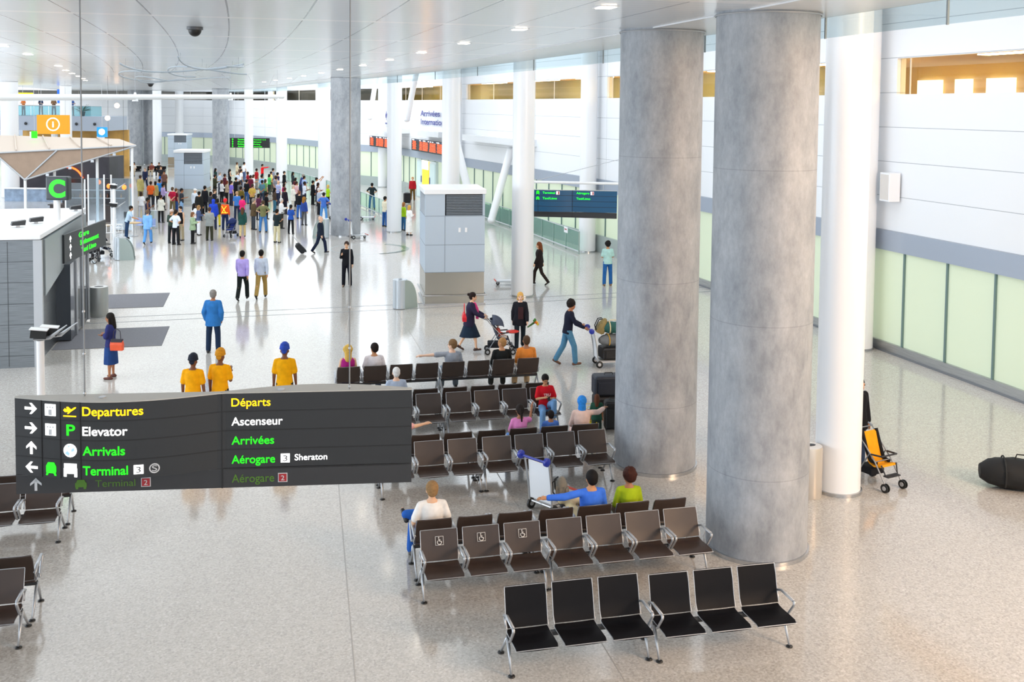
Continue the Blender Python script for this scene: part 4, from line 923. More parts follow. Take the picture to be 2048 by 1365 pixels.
for k, (x, y, w, h) in enumerate(((-10.2, 61.8, 1.1, 2.6), (-9.0, 61.2, .9, 2.9), (-7.6, 60.8, 1.2, 2.9))):
    s = thing('glass_screen', ('tall clear glass screen under the cafe canopy, left one', 'tall clear glass screen under the cafe canopy, middle one', 'tall clear glass screen under the cafe canopy, right one')[k], 'glass screen', (x, y, 0), -15)
    m = MB(); m.box((0, 0, h/2+.1), (w, .02, h)); m.build('pane', pane('screen_glass', 'd2e0e8', .10, .06), s)
    for q in (-1, 1): m = MB(); m.tube([(q*w/2, 0, 0), (q*w/2, 0, h+.3)], .045, 8); m.build('post', M_TUBE, s)
t = thing('cafe_counter', 'dark brown cafe counter with shelves behind the glass screens', 'counter', (-10.4, 66.6, 0), -12)
m = MB(); m.box((0, 0, .5), (4.0, .8, 1.0)); m.build('body', mat('counter_dark', '4a3f3c', .5, noise=.2, nscale=2), t); m = MB(); m.box((0, 0, 1.03), (4.2, .95, .06)); m.build('worktop', mat('counter_top', '2a2624', .3), t)
m = MB(); m.box((0, 1.6, 1.25), (4.0, .3, 2.5)); m.build('back_wall', mat('counter_back', '3b3a40', .5, noise=.4, nscale=1.5), t)
for z in (1.3, 1.8): m = MB(); m.box((0, 1.38, z), (3.8, .25, .04)); m.build('shelf', M_STEEL, t)
rnd = random.Random(5)
for k in range(9):
    m = MB(); m.lathe([(.05, 0), (.06, .12), (.03, .2), (.02, .28), (0, .28)], n=10); o = m.build('bottle', mat('bottle_%d' % (k % 3), ('6b3a1e', '2d4a2a', 'b07a2a')[k % 3], .2), None, smooth=True)
    q = Matrix.Rotation(radians(-12), 4, 'Z') @ Vector((-1.7+k*.42, 1.38, 0)); o.location = (q.x-10.4, q.y+66.6, 1.32); tag(o, 'bottle on the lower shelf behind the cafe counter', 'bottle', 'bottles behind the cafe counter')
for k, (x, y, z) in enumerate(((-7.4, 60.2, 2.55), (-8.5, 62.4, 2.45), (-9.4, 65, 2.5), (-11.6, 68, 2.3), (-12.5, 70, 2.2))):
    s = thing('pendant_lamp', ('glowing orange pendant lamp, nearest, by the right glass screen', 'glowing orange pendant lamp, second, by the middle glass screen', 'glowing orange pendant lamp over the cafe counter', 'glowing orange pendant lamp left of the C sign', 'glowing orange pendant lamp farthest left')[k], 'lamp', (x, y, z))
    m = MB(); m.ell((0, 0, 0), (.12, .12, .14)); m.build('shade', em('pendant_orange', 'ff6a2a', 2.2), s, smooth=True); m = MB(); m.tube([(0, 0, .1), (0, 0, 8.76-z if k < 2 else 2.0)], .008, 5); m.build('cord', M_DARK, s)
def cafe_table(x, y, lb):
    s = thing('cafe_table', lb, 'table', (x, y, 0)); m = MB(); m.lathe([(.0, .72), (.42, .72), (.42, .75), (0, .75)], n=24); m.build('top', mat('table_wood', 'c9a468', .4), s)
    m = MB(); m.tube([(0, 0, .02), (0, 0, .72)], .03, 8); m.lathe([(.25, 0), (.25, .02), (0, .03)]); m.build('pedestal', M_ALU, s)
cafe_table(-6.75, 58.6, 'wood topped cafe table by the person in pale blue leaning over')
cafe_table(-8.15, 57.6, 'wood topped cafe table behind the white railing')
for k, (x, y, a) in enumerate(((-7.6, 58.9, 60), (-5.9, 59.4, 190), (-8.8, 58.6, 30), (-6.5, 60.0, 150))):
    s = thing('cafe_chair', ('white cafe chair left of the wood topped table', 'pale blue wire cafe chair near the man in the light blue jacket', 'white cafe chair behind the white railing', 'pale cafe chair behind the person leaning over')[k], 'chair', (x, y, 0), a); cm = mat('chair_%d' % (k % 2), ('e6e9ee', '8fa4d8')[k % 2], .4)
    m = MB(); m.box((0, 0, .45), (.42, .42, .03)); m.build('seat', cm, s, bevel=.01); m = MB(); m.box((0, .2, .70), (.40, .03, .36)); m.build('backrest', cm, s, bevel=.01)
    for sx in (-1, 1):
        for sy in (-1, 1): m = MB(); m.tube([(sx*.17, sy*.17, .44), (sx*.19, sy*.2, 0)], .012, 6); m.build('leg', M_ALU, s)
t = thing('railing', 'white slatted railing at the edge of the cafe', 'railing', (-9.0, 55.2, 0), 24)
m = MB(); m.tube([(0, 0, .95), (2.2, 0, .95)], .025, 8); m.tube([(0, 0, .55), (2.2, 0, .55)], .02, 8); m.build('rails', M_TUBE, t)
for k in range(12): m = MB(); m.tube([(.02+k*.196, 0, 0 if k % 4 == 0 or k == 11 else .55), (.02+k*.196, 0, .95)], .014, 6); m.build('baluster', M_TUBE, t)
s = thing('low_wall', 'pale blue grey counter front under the canopy, left of the C sign', 'counter', (-18.1, 81.2, 0), -13.5); m = MB(); m.box((2.6, 0, .45), (5.2, .5, .9)); m.build('front', mat('blue_stone', '8ea3bd', .25, noise=.25, nscale=3), s); m = MB(); m.box((2.6, 0, .93), (5.4, .65, .06)); m.build('top', M_WHITE, s)
t = thing('food_stall', 'dark stall with an orange curved light behind the C sign', 'stall', (-17.5, 88, 0), -13.5); m = MB(); m.box((3, 0, 1.5), (7, 3, 3)); m.build('body', mat('stall_dark', '2c2a33', .5, noise=.4, nscale=.8), t)
m = MB(); m.tube([(3.3+1.2*cos(radians(a)), -1.6, 1.0+1.2*sin(radians(a))) for a in range(0, 100, 12)], .07, 8); m.build('neon_arc', em('neon_orange', 'ff5a20', 2.5), t)
for xx, zz in ((-.1, 1.3), (.6, 1.6)): m = MB(); m.ell((xx, -1.55, zz), (.14, .06, .14)); m.build('lamp', em('pendant_orange', 'ff6a2a', 2.2), t)
# ------------------------------------------------------------------ far balcony
t = thing('balcony', 'grey balcony with a glass rail at the far left', 'balcony', (-24, 103.8, 0), -14)
m = MB(); m.box((5.0, 3, 5.28), (10.0, 6, 1.36)); m.build('slab', mat('balcony_grey', 'a3acba', .5), t)
for k in range(6): m = MB(); m.box((.85+k*1.66, .05, 6.43), (1.6, .03, .92)); m.build('glass_panel', pane('balcony_glass', 'b4dce2', .10), t)
m = MB(); m.tube([(0, .05, 6.92), (10, .05, 6.92)], .04, 8); m.build('handrail', M_ALU, t)
for xx in (2.9, 7.6, 9.3): m = MB(); m.ell((xx, -.08, 5.25), (.14, .12, .14)); m.build('dome_camera', M_DARK, t)
m = MB(); m.box((5.0, 5.9, 2.3), (10.4, .3, 4.6)); m.build('lower_wall', mat('tan_wall', 'c79b52', .6, noise=.3, nscale=.7), t)
for xx in (.6, 5.0, 9.4): m = MB(); m.tube([(xx, 1.2, 0), (xx, 1.2, 4.6)], .3, 12); m.build('support', M_WHITE, t)
s = thing('information_sign', 'orange hanging board with a white ringed letter i', 'sign', (-15.95, 81.3, 4.9), -13)
m = MB(); m.box((1.18, 0, .70), (2.36, .14, 1.40)); m.build('board', mat('board_orange', 'd8940f', .5, emit=.25), s)
icon('ring', ringp(0, 0, .5, .075, 24), E_W, s, 1.18, .72, .98, lambda v: v-Vector((0, .075, 0))); fit_text('i', .46, .11, E_W, s, 1.125, .50, lambda v: v-Vector((0, .078, 0)), .002)
for xx in (.3, 2.06): m = MB(); m.tube([(xx, 0, 1.4), (xx, 0, 3.86)], .015, 6); m.build('hanger', M_ALU, s)
s = thing('clock', 'blue square clock sign with a white face', 'clock', (-12.1, 83.2, 4.62), -13); m = MB(); m.box((.36, 0, .38), (.76, .16, .76)); m.build('case', mat('clock_blue', '1e96e0', .4, emit=.3), s)
icon('face', [circ(0, 0, .5, 24)], E_W, s, .36, .40, .48, lambda v: v-Vector((0, .085, 0))); icon('hands', [rect(.1, 0, .3, .04), rect(0, .1, .05, .25)], M_DARK, s, .36, .40, .48, lambda v: v-Vector((0, .095, 0)))
m = MB(); m.tube([(.36, 0, .76), (.36, 0, 4.14)], .02, 6); m.build('hanger', M_ALU, s)
s = thing('exit_light', 'small bright green lit sign below the orange board', 'sign', (-14.4, 71.3, 4.93), -13); m = MB(); m.box((.25, 0, .2), (.34, .1, .44)); m.build('case', em('exit_green', '19e600', 1.6), s); m = MB(); m.box((.02, .0, .2), (.1, .1, .4)); m.build('side', M_WHITE, s); m = MB(); m.tube([(.25, 0, .42), (.25, 0, 3.83)], .012, 6); m.build('hanger', M_ALU, s)
for k, (x, y, z) in enumerate(((-12.3, 95.8, 7.0), (-13.1, 95.9, 5.9))):
    s = thing('globe_lamp', ('glowing round lamp, upper, right of the balcony', 'glowing round lamp, lower, right of the balcony')[k], 'lamp', (x, y, z)); m = MB(); m.ell((0, 0, 0), (.22, .22, .22)); m.build('globe', em('globe_warm', 'ffd0a8', 4), s, smooth=True); m = MB(); m.tube([(0, 0, .2), (0, 0, 8.76-z)], .012, 5); m.build('cord', M_ALU, s)
for k, (x, y, z, w, h, c, lb) in enumerate(((-22.6, 104.5, 7.55, 1.9, .55, 'f0e000', 'yellow lit shop sign above the far balcony'), (-18.6, 104.0, 7.15, .7, 1.3, '1d55c0', 'blue hanging banner above the far balcony'))):
    s = thing('shop_sign', lb, 'sign', (x, y, z), -14); m = MB(); m.box((w/2, 0, h/2), (w, .15, h)); m.build('panel', em('shop_'+c, c, .9), s)
    m = MB(); m.tube([(w/2, 0, h), (w/2, 0, 8.76-z)], .02, 5); m.build('hanger', M_ALU, s)
s = thing('potted_plant', 'green plant in a pot on the far balcony', 'plant', (-16.3, 103.2, 5.96)); m = MB(); m.lathe([(.18, 0), (.26, .45), (0, .44)]); m.build('pot', mat('pot_dark', '44403c', .6), s)
rnd = random.Random(2); m = MB()
for k in range(40):
    a = rnd.uniform(0, 2*pi); L = rnd.uniform(.5, 1.1); e = rnd.uniform(.2, 1.2); d = Vector((cos(a)*cos(e), sin(a)*cos(e), sin(e)))
    p = Vector((0, 0, .45)); q = p+d*L; sd = d.cross(Vector((0, 0, 1))).normalized()*.07; mid = p.lerp(q, .5); m.add([p, mid+sd, q-Vector((0, 0, .12)), mid-sd], [(0, 1, 2, 3)])
m.build('foliage', mat('leaf_green', '3f6f4a', .6), s)
# planting glimpsed behind the upper window strip
s = thing('potted_plant', 'small dark plant behind the upper window strip', 'plant', (17.0, 50.5, 7.41)); m = MB(); m.lathe([(.14, 0), (.18, .3), (0, .3)]); m.build('pot', mat('pot_dark', '44403c', .6), s); m = MB()
for k in range(30):
    a = rnd.uniform(0, 2*pi); e = rnd.uniform(.2, 1.2); d = Vector((cos(a)*cos(e), sin(a)*cos(e), sin(e))); p = Vector((0, 0, .3)); q = p+d*.45; sd = d.cross(Vector((0, 0, 1))).normalized()*.05; m.add([p, p.lerp(q, .5)+sd, q, p.lerp(q, .5)-sd], [(0, 1, 2, 3)])
m.build('foliage', mat('leaf_green', '3f6f4a', .6), s)
# far row of dark seats
for k, x in enumerate((-13.6, -11.2)): bench(3, x, 107.9-(x+13.6)*.2, -8, ('far dark bench with seated people, left one', 'far dark bench with seated people, right one')[k], True, 'ends', group='far dark benches')
# ------------------------------------------------------------------ people
def remesh(mb, vox, smooth=4):
    me = mb.mesh('tmp', []); o = bpy.data.objects.new('tmp', me)
    r = o.modifiers.new('r', 'REMESH'); r.mode = 'VOXEL'; r.voxel_size = vox
    if smooth: q = o.modifiers.new('s', 'SMOOTH'); q.factor = .5; q.iterations = smooth
    out = bake(o)
    bpy.data.objects.remove(o); bpy.data.meshes.remove(me)
    return out
def to_mb(me, mi=0):
    mb = MB(); mb.v = [tuple(v.co) for v in me.vertices]; mb.f = [tuple(p.vertices) for p in me.polygons]; mb.m = [mi]*len(mb.f); return mb
Z = Vector((0, 0, 1))
POSE = {  # arms: upper dir, fore dir (out, forward, up) for (left, right); legs: thigh dir, shin dir
 'stand': dict(arms=[((.16, .0, -1), (.06, .18, -1))]*2, legs=[((.07, 0, -1), (.03, -.02, -1))]*2),
 'stand2': dict(arms=[((.16, -.05, -1), (.02, .25, -1)), ((.2, .05, -1), (-.1, .4, -1))], legs=[((.16, .10, -1), (.06, -.06, -1)), ((.05, 0, -1), (.02, -.02, -1))]),
 'crossed': dict(arms=[((.18, .22, -1), (-.95, .55, .12))]*2, legs=[((.09, 0, -1), (.03, -.02, -1))]*2),
 'hips': dict(arms=[((.62, -.22, -.8), (-.72, .35, -.42))]*2, legs=[((.14, 0, -1), (.05, -.02, -1))]*2),
 'pockets': dict(arms=[((.26, -.16, -1), (-.12, .34, -.9))]*2, legs=[((.09, .03, -1), (.03, -.03, -1))]*2),
 'hold': dict(arms=[((.16, .08, -1), (-.38, .85, .15))]*2, legs=[((.08, 0, -1), (.03, -.02, -1))]*2),
 'behind': dict(arms=[((.22, -.26, -1), (-.62, -.25, -.65))]*2, legs=[((.09, 0, -1), (.03, -.02, -1))]*2),
 'onearm': dict(arms=[((.16, 0, -1), (.06, .18, -1)), ((.16, .1, -1), (-.3, .8, .5))], legs=[((.10, .04, -1), (.03, -.04, -1)), ((.06, 0, -1), (.02, -.02, -1))]),
 'raise': dict(arms=[((.25, .7, .35), (-.25, .6, .7))]*2, legs=[((.09, 0, -1), (.03, -.02, -1))]*2),
 'point': dict(arms=[((.16, 0, -1), (.06, .2, -1)), ((.5, .8, .12), (.2, 1, .2))], legs=[((.09, 0, -1), (.03, -.02, -1))]*2),
 'walk': dict(arms=[((.14, .30, -1), (.0, .55, -.9)), ((.16, -.36, -1), (.02, -.08, -1))], legs=[((.03, -.10, -1), (.02, -.45, -.9)), ((.05, .42, -1), (.02, .06, -1))], feet=[(0, 1, -.55), (0, 1, .1)]),
 'stride': dict(arms=[((.14, .2, -1), (.0, .4, -.9)), ((.2, -.3, -1), (.02, -.2, -1))], legs=[((.04, -.28, -1), (.02, -.62, -.85)), ((.05, .45, -1), (.02, .10, -1))], feet=[(0, 1, -.75), (0, 1, .12)]),
 'pull': dict(arms=[((.2, -.35, -1), (.06, -.40, -.8)), ((.14, .1, -1), (.02, .35, -1))], legs=[((.05, .45, -1), (.02, .12, -1)), ((.05, -.28, -1), (.02, -.55, -.85))], feet=[(0, 1, .12), (0, 1, -.6)]),
 'push': dict(arms=[((.16, .55, -.85), (-.02, .85, -.30))]*2, legs=[((.04, -.22, -1), (.02, -.50, -.9)), ((.06, .40, -1), (.02, .08, -1))], feet=[(0, 1, -.55), (0, 1, .1)], lean=7),
 'lean_on': dict(arms=[((.3, .5, -.8), (-.2, .85, -.1))]*2, legs=[((.08, -.12, -1), (.03, -.05, -1))]*2, lean=16),
 'bend': dict(arms=[((.2, .7, -.8), (-.1, .5, -.8))]*2, legs=[((.08, .12, -1), (.03, -.16, -1))]*2, lean=42),
 'sit': dict(sit=1, arms=[((.2, .18, -1), (-.3, .95, -.12))]*2, legs=[((.13, 1, -.02), (.03, .05, -1))]*2, lean=-8),
 'sit_arm_left': dict(sit=1, arms=[((1.0, -.10, .0), (.95, .10, -.05)), ((.2, .2, -1), (-.3, .95, -.1))], legs=[((.14, 1, .0), (.03, .1, -1)), ((.2, 1, .0), (.05, .15, -1))], lean=-10),
 'sit_arm_right': dict(sit=1, arms=[((.2, .2, -1), (-.3, .95, -.1)), ((1.0, -.05, -.1), (.8, .45, .0))], legs=[((.14, 1, .0), (.03, .1, -1))]*2, lean=-8),
 'sit_cross_left': dict(sit=1, arms=[((1.0, -.12, -.12), (1.0, .22, -.05)), ((.25, .3, -1), (-.45, .9, .1))], legs=[((.22, 1, .10), (.05, .12, -1)), ((.05, 1, .34), (-1.0, .22, -.02))], lean=-12, feet=[(0, 1, 0), (-.3, .6, .5)]),
 'sit_ankle_left': dict(sit=1, arms=[((.35, .1, -1), (-.1, .7, -.5)), ((.3, .1, -1), (-.3, .9, -.1))], legs=[((.30, 1, .0), (.05, .1, -1)), ((.02, 1, .36), (-1.0, .16, -.05))], lean=-8, feet=[(0, 1, 0), (-.2, .7, .6)]),
 'sit_knee_up': dict(sit=1, arms=[((.22, .30, -.9), (-.62, .75, .22)), ((.25, .45, -.8), (-.55, .75, .30))], legs=[((.10, 1, .62), (.06, -.18, -1)), ((.22, 1, .0), (.03, .08, -1))], lean=-4, headpitch=26, headyaw=0, feet=[(0, 1, 0), (0, 1, 0)]),
 'sit_reach': dict(sit=1, arms=[((.2, .3, -1), (-.3, .9, .1)), ((.75, .7, -.2), (.55, .8, .06))], legs=[((.13, 1, .0), (.03, .05, -1))]*2, lean=6),
 'sit_hand_up': dict(sit=1, arms=[((.2, .2, -1), (-.3, .95, -.1)), ((.45, .75, -.25), (.25, .45, .95))], legs=[((.13, 1, .0), (.03, .05, -1))]*2, lean=-2),
}
_bodies = {}
def skeleton(pose, h, fem):
    P = POSE[pose]; s = h/1.75; J = {}
    legs = P['legs']; TH, SH = .44*s, .43*s; hipx = (.088 if not fem else .092)*s; shx = (.176 if not fem else .156)*s
    L = []
    for k, (a, b) in enumerate(legs):
        sg = -1 if k == 0 else 1
        a = Vector((a[0]*sg, a[1], a[2])).normalized(); b = Vector((b[0]*sg, b[1], b[2])).normalized(); L.append((a, b))
    if P.get('sit'): pz = .45+.10*s
    else: pz = max(-(a.z*TH+b.z*SH) for a, b in L)+.075*s
    pel = Vector((0, 0 if not P.get('sit') else .17, pz)); ln = radians(P.get('lean', 0))
    up = Vector((0, sin(ln), cos(ln))); fw = Vector((0, cos(ln), -sin(ln)))
    J['pel'], J['up'], J['fw'], J['s'] = pel, up, fw, s
    J['neck'] = pel+up*.545*s; hp = radians(P.get('headpitch', 6)); 
    hup = (up*.6+Z*.4).normalized(); J['head'] = J['neck']+up*.025*s+hup*.108*s+fw*.022*s
    J['hpitch'] = hp
    J['legs'] = []
    for k, (a, b) in enumerate(L):
        sg = -1 if k == 0 else 1
        hip = pel+Vector((sg*hipx, 0, -.02*s)); kn = hip+a*TH; an = kn+b*SH
        fd = P.get('feet', [(0, 1, 0)]*2)[k]; J['legs'].append((hip, kn, an, Vector(fd).normalized()))
    J['arms'] = []
    for k, (a, b) in enumerate(P['arms']):
        sg = -1 if k == 0 else 1
        def d(v): v = Vector((v[0]*sg, 0, 0))+fw*v[1]+up*v[2] if not P.get('sit') else Vector((v[0]*sg, v[1], v[2])); return v.normalized()
        sh = pel+up*.462*s+Vector((sg*shx, 0, 0)); el = sh+d(a)*.285*s; wr = el+d(b)*.255*s; J['arms'].append((sh, el, wr, d(b)))
    return J
def torso_rings(J, add, fem, lo=-.06, hi=.545, flare=0, belly=0):
    s, pel, up, fw = J['s'], J['pel'], J['up'], J['fw']; X = Vector((1, 0, 0))
    prof = [(-.14, .165, .115), (-.06, .17, .12), (.04, .16, .115), (.16, .145, .108), (.28, .158, .118), (.38, .17, .122), (.455, .158, .102), (.505, .105, .076), (.545, .062, .062)]
    if fem: prof = [(-.14, .175, .12), (-.06, .178, .125), (.04, .155, .112), (.16, .128, .10), (.28, .142, .122), (.36, .152, .128), (.46, .148, .095), (.505, .105, .072), (.545, .052, .055)]
    R = []
    def at(t):
        for (a, b) in zip(prof[:-1], prof[1:]):
            if a[0] <= t <= b[0]: f = (t-a[0])/(b[0]-a[0]); return a[1]+(b[1]-a[1])*f, a[2]+(b[2]-a[2])*f
        return prof[0][1:] if t < prof[0][0] else prof[-1][1:]
    ts = [t for t, _, _ in prof if lo < t < hi]; ts = [lo]+ts+[hi]
    for t in ts:
        rx, ry = at(t); ex = flare*max(0, (.1-t)); b = belly*max(0, 1-abs(t-.12)/.25)
        c = pel+up*t*s+fw*(b*.5); R.append([c+X*(rx*s+add+ex)*cos(2*pi*j/16)+fw*(ry*s+add+ex*.8+b*.5)*sin(2*pi*j/16) for j in range(16)])
    return R
def figure(pose, fem=False, h=1.75, top='short', bottom='trousers', hair='short', hyaw=0, vox=.017, heavy=0):
    key = (pose, fem, h, top, bottom, hair, hyaw, vox, heavy)
    if key in _bodies: return _bodies[key]
    J = skeleton(pose, h, fem); s = J['s']; out = {}; am = (.92 if fem else 1)*s; X = Vector((1, 0, 0))
    rot = Matrix.Rotation(radians(hyaw), 3, 'Z') @ Matrix.Rotation(-J['hpitch'], 3, 'X'); hc = J['head']
    hs = s*1.07
    def H(x, y, z): return hc+rot @ (Vector((x, y, z))*hs)
    # --- body: one continuous skin
    b = MB(); b.loft(torso_rings(J, 0, fem, belly=heavy))
    b.cap(J['neck']-J['up']*.03*s, hc-Z*.04*s, .052*am, .050*am)
    b.ell(H(0, -.008, .018), Vector((.077, .097, .100))*hs, rot); b.ell(H(0, .022, -.045), Vector((.060, .072, .072))*hs, rot); b.cap(H(0, .05, -.085), H(0, .066, -.09), .030*s, .024*s)
    b.cap(H(0, .082, .012), H(0, .104, -.024), .010*s, .015*s)
    for k in (-1, 1): b.ell(H(k*.078, -.005, -.008), Vector((.012, .022, .034))*hs, rot); b.ell(H(k*.032, .083, .022), Vector((.020, .012, .009))*hs, rot)
    for sh, el, wr, d in J['arms']:
        b.cap(sh, el, .050*am, .041*am); b.cap(el, wr, .042*am, .027*am); b.cap(wr, wr+d*.075*s, .030*am, .036*am, n=8)
    for k, (hip, kn, an, fd) in enumerate(J['legs']):
        b.cap(hip, kn, .085*am, .055*am); b.cap(kn, an, .056*am, .036*am); mid = kn.lerp(an, .3); b.ell(mid-fd*.012, Vector((.050, .056, .10))*am)
        b.cap(an-Z*.03*s-fd*.02, an+fd*.15*s-Z*.045*s, .038*am, .026*am)
    me = remesh(b, vox, 3); bm_ = to_mb(me); bpy.data.meshes.remove(me)
    for k, (sh, el, wr, d) in enumerate(J['arms']):      # five unequal bent fingers
        sg = -1 if k == 0 else 1; side = d.cross(Z); side = side.normalized() if side.length > .2 else J['fw'].copy()
        side = (J['fw']-d*J['fw'].dot(d)); side = side.normalized() if side.length > .2 else Z.copy()
        nrm = d.cross(side).normalized()*sg*-1; base = wr+d*.095*s
        for q, (off, ln) in enumerate(((-.027, .060), (-.009, .074), (.009, .078), (.026, .068))):
            p0 = base-d*.025*s+side*off*s; p1 = base+side*off*s*1.08+d*ln*.5*s+nrm*.004*s; p2 = p1+(d*.8+nrm*.6).normalized()*ln*.5*s
            bm_.tube([p0, p1, p2], [.0088*s, .0082*s, .006*s], 6)
        p0 = wr+d*.035*s+side*.024*s; p1 = p0+(side*.75+d*.7).normalized()*.036*s; p2 = p1+(d+side*.1+nrm*.3).normalized()*.032*s; bm_.tube([p0, p1, p2], [.011*s, .0095*s, .007*s], 6)
    for k in (-1, 1): bm_.ell(H(k*.031, .088, .010), Vector((.013, .009, .007))*hs, rot, 8, 6, 1)
    for k in (-1, 1): bm_.cap(H(k*.018, .093, .030), H(k*.045, .083, .030), .0045*s, .0035*s, 6, 3)
    bm_.ell(H(0, .093, -.056), Vector((.024, .010, .0075))*hs, rot, 10, 6, 2)
    out['body'] = bm_
    # --- clothing
    v = max(vox, .017)
    if top:
        c = MB(); ad = .016 if top in ('short', 'long', 'vest', 'blouse') else .028
        lo = {'short': -.10, 'long': -.10, 'blouse': -.09, 'jacket': -.20, 'coat': -.30, 'suit': -.20, 'dress': -.12, 'tank': -.10, 'vest': -.05}.get(top, -.1)
        if POSE[pose].get('sit'): lo = max(lo, -.07)
        c.loft(torso_rings(J, ad, fem, lo, .50, .12 if top in ('jacket', 'suit', 'coat') else .03, heavy))
        if top != 'tank':
            for sh, el, wr, d in J['arms']:
                c.cap(J['pel']+J['up']*.475*s+(sh-J['pel']-J['up']*.462*s)*.55, sh, .054*am+ad*.4, .047*am+ad*.5)
                if top == 'short': e = sh.lerp(el, .78); c.cap(sh, e, .048*am+ad*.7, .053*am+ad)
                else:
                    c.cap(sh, el, .048*am+ad*.8, .045*am+ad); c.cap(el, el.lerp(wr, .93), .046*am+ad, .034*am+ad)
        elif True:
            for sh, el, wr, d in J['arms']: c.cap(J['pel']+J['up']*.44*s+(sh-J['pel']-J['up']*.5*s)*.5, J['pel']+J['up']*.50*s+(sh-J['pel']-J['up']*.5*s)*.5, .045*am, .035*am)
        if top in ('short', 'long', 'suit', 'jacket'): c.tube([J['neck']-J['up']*.045*s+(X*cos(a)*.068+J['fw']*sin(a)*.072)*s for a in [2*pi*q/14 for q in range(14)]], .020*s, 8, closed=True)
        out['top'] = to_mb(remesh(c, v))
    if bottom in ('trousers', 'shorts', 'capri'):
        c = MB(); c.loft(torso_rings(J, .011, fem, -.135, .02))
        for hip, kn, an, fd in J['legs']:
            c.cap(hip-Z*0, kn, .102*am, .080*am)
            if bottom != 'shorts': e = kn.lerp(an, .55 if bottom == 'capri' else .97); c.cap(kn, e, .080*am, (.070 if fem else .074)*am)
            else: pass
        out['bottom'] = to_mb(remesh(c, v))
    elif bottom in ('skirt', 'long_skirt'):
        c = MB(); R = torso_rings(J, .014, fem, -.10, .06); kn = sum((l[1] for l in J['legs']), Vector())/2; an = sum((l[2] for l in J['legs']), Vector())/2
        e = kn.lerp(an, .25 if bottom == 'skirt' else .75); w = abs(J['legs'][0][1].y-J['legs'][1][1].y)*.5
        rings = []
        for f in (1, .7, .35, 0):
            p = (J['pel']-Z*.12*s).lerp(e, f); rw = (.19+.035*f)*s; rings.append([p+Vector((cos(2*pi*j/16)*rw, sin(2*pi*j/16)*(rw*.85+w*f), 0))*(1+.03*f*cos(j*pi)) for j in range(16)])
        c.loft(rings); c.loft(R); out['bottom'] = to_mb(remesh(c, v))
    for nm, (hip, kn, an, fd) in zip(('shoe_l', 'shoe_r'), J['legs']):
        c = MB(); side = fd.cross(Z); c.cap(an-Z*.045*s-fd*.055*s, an+fd*.135*s-Z*.05*s, .042*am, .036*am, 10); c.cap(an-Z*.02*s-fd*.03*s, an-Z*.02*s+fd*.02*s, .042*am, .04*am)
        out[nm] = to_mb(remesh(c, .014, 2))
    # --- hair and headwear
    c = MB(); W = (out, )
    if hair in ('short', 'long', 'bun', 'curly', 'grey', 'pony', 'crop', 'bob', 'afro'):
        th = .004 if hair == 'crop' else (.028 if hair in ('curly', 'afro') else .012)
        c.ell(H(0, -.022, .036), Vector((.080+th, .092+th, .092+th))*hs, rot, 16, 10); c.ell(H(0, -.045, -.01), Vector((.070+th*.8, .062+th, .080))*hs, rot)
        if hair == 'long':
            c.cap(H(0, -.06, -.02), J['neck']-J['up']*.12*s-J['fw']*.085*s, .082*s, .075*s)
            for k in (-1, 1): c.cap(H(k*.066, -.012, .03), H(k*.078, -.01, -.16), .028*s, .030*s)
        if hair == 'bob':
            for k in (-1, 1): c.cap(H(k*.062, -.015, .02), H(k*.07, -.015, -.085), .032*s, .034*s)
            c.cap(H(0, -.055, 0), H(0, -.06, -.09), .075*s, .07*s)
        if hair == 'bun': c.ell(H(0, -.135, .055), Vector((.045, .045, .045))*s)
        if hair == 'pony': c.cap(H(0, -.115, .04), H(0, -.15, -.20), .038*s, .022*s)
        if hair in ('curly', 'afro'):
            rnd = random.Random(4)
            for q in range(40):
                a, e = rnd.uniform(0, 2*pi), rnd.uniform(-.15, 1.4)
                y = -.025+.095*sin(a)*cos(e)
                if y < .02: c.ell(H(.10*cos(a)*cos(e), y, .035+.11*sin(e)), Vector((.025, .025, .025))*s)
            if fem and hair == 'curly': c.cap(H(0, -.06, 0), H(0, -.085, -.17), .095*s, .085*s)
    elif hair == 'bald': c = None
    elif hair == 'turban':
        c.ell(H(0, -.012, .075), Vector((.100, .118, .085))*hs, rot, 16, 10); c.ell(H(0, .005, .115), Vector((.080, .092, .075))*hs, rot)
        for k in range(4): a = .35-.22*k; c.tube([H((.098-.006*k)*cos(q), -.01+(.114-.006*k)*sin(q), .045+.030*k+.02*sin(q)*a) for q in [2*pi*j/16 for j in range(16)]], .012*s, 6, closed=True)
        c.ell(H(0, -.085, .0), Vector((.062, .030, .060))*s)
    elif hair == 'scarf':
        c.ell(H(0, -.016, .022), Vector((.094, .104, .106))*hs, rot, 16, 10); c.cap(H(0, -.03, -.05), J['neck']-J['up']*.02*s, .080*s, .085*s)
    elif hair in ('cap', 'helmet'):
        c.ell(H(0, -.010, .050), Vector((.090, .106, .085))*hs, rot, 16, 10)
        if hair == 'cap': c.cap(H(0, .09, .052), H(0, .155, .036), .05*s, .045*s)
        else: c.tube([H(.10*cos(q), -.01+.118*sin(q), .03) for q in [2*pi*j/16 for j in range(16)]], .012*s, 6, closed=True)
    if c: out['hair'] = to_mb(remesh(c, max(.012, vox*.7), 2 if hair == 'curly' else 3))
    # nothing may dip under the floor
    if not POSE[pose].get('sit'):
        mz = min(min(q[2] for q in m.v) for m in out.values()); 
        for m in out.values(): m.v = [(a, b_, c_-mz) for a, b_, c_ in m.v]
    dummy = mat('skin', 'c99673', .5)
    res = {}
    for k, m in out.items():
        if k == 'body': res[k] = m.mesh('body', [dummy, mat('eye_dark', '20160f', .3), mat('lip', 'a3584c', .5), mat('brow', '2a1d15', .6)], True)
        else: res[k] = m.mesh(k, [dummy], True)
    res['J'] = J; _bodies[key] = res; return res
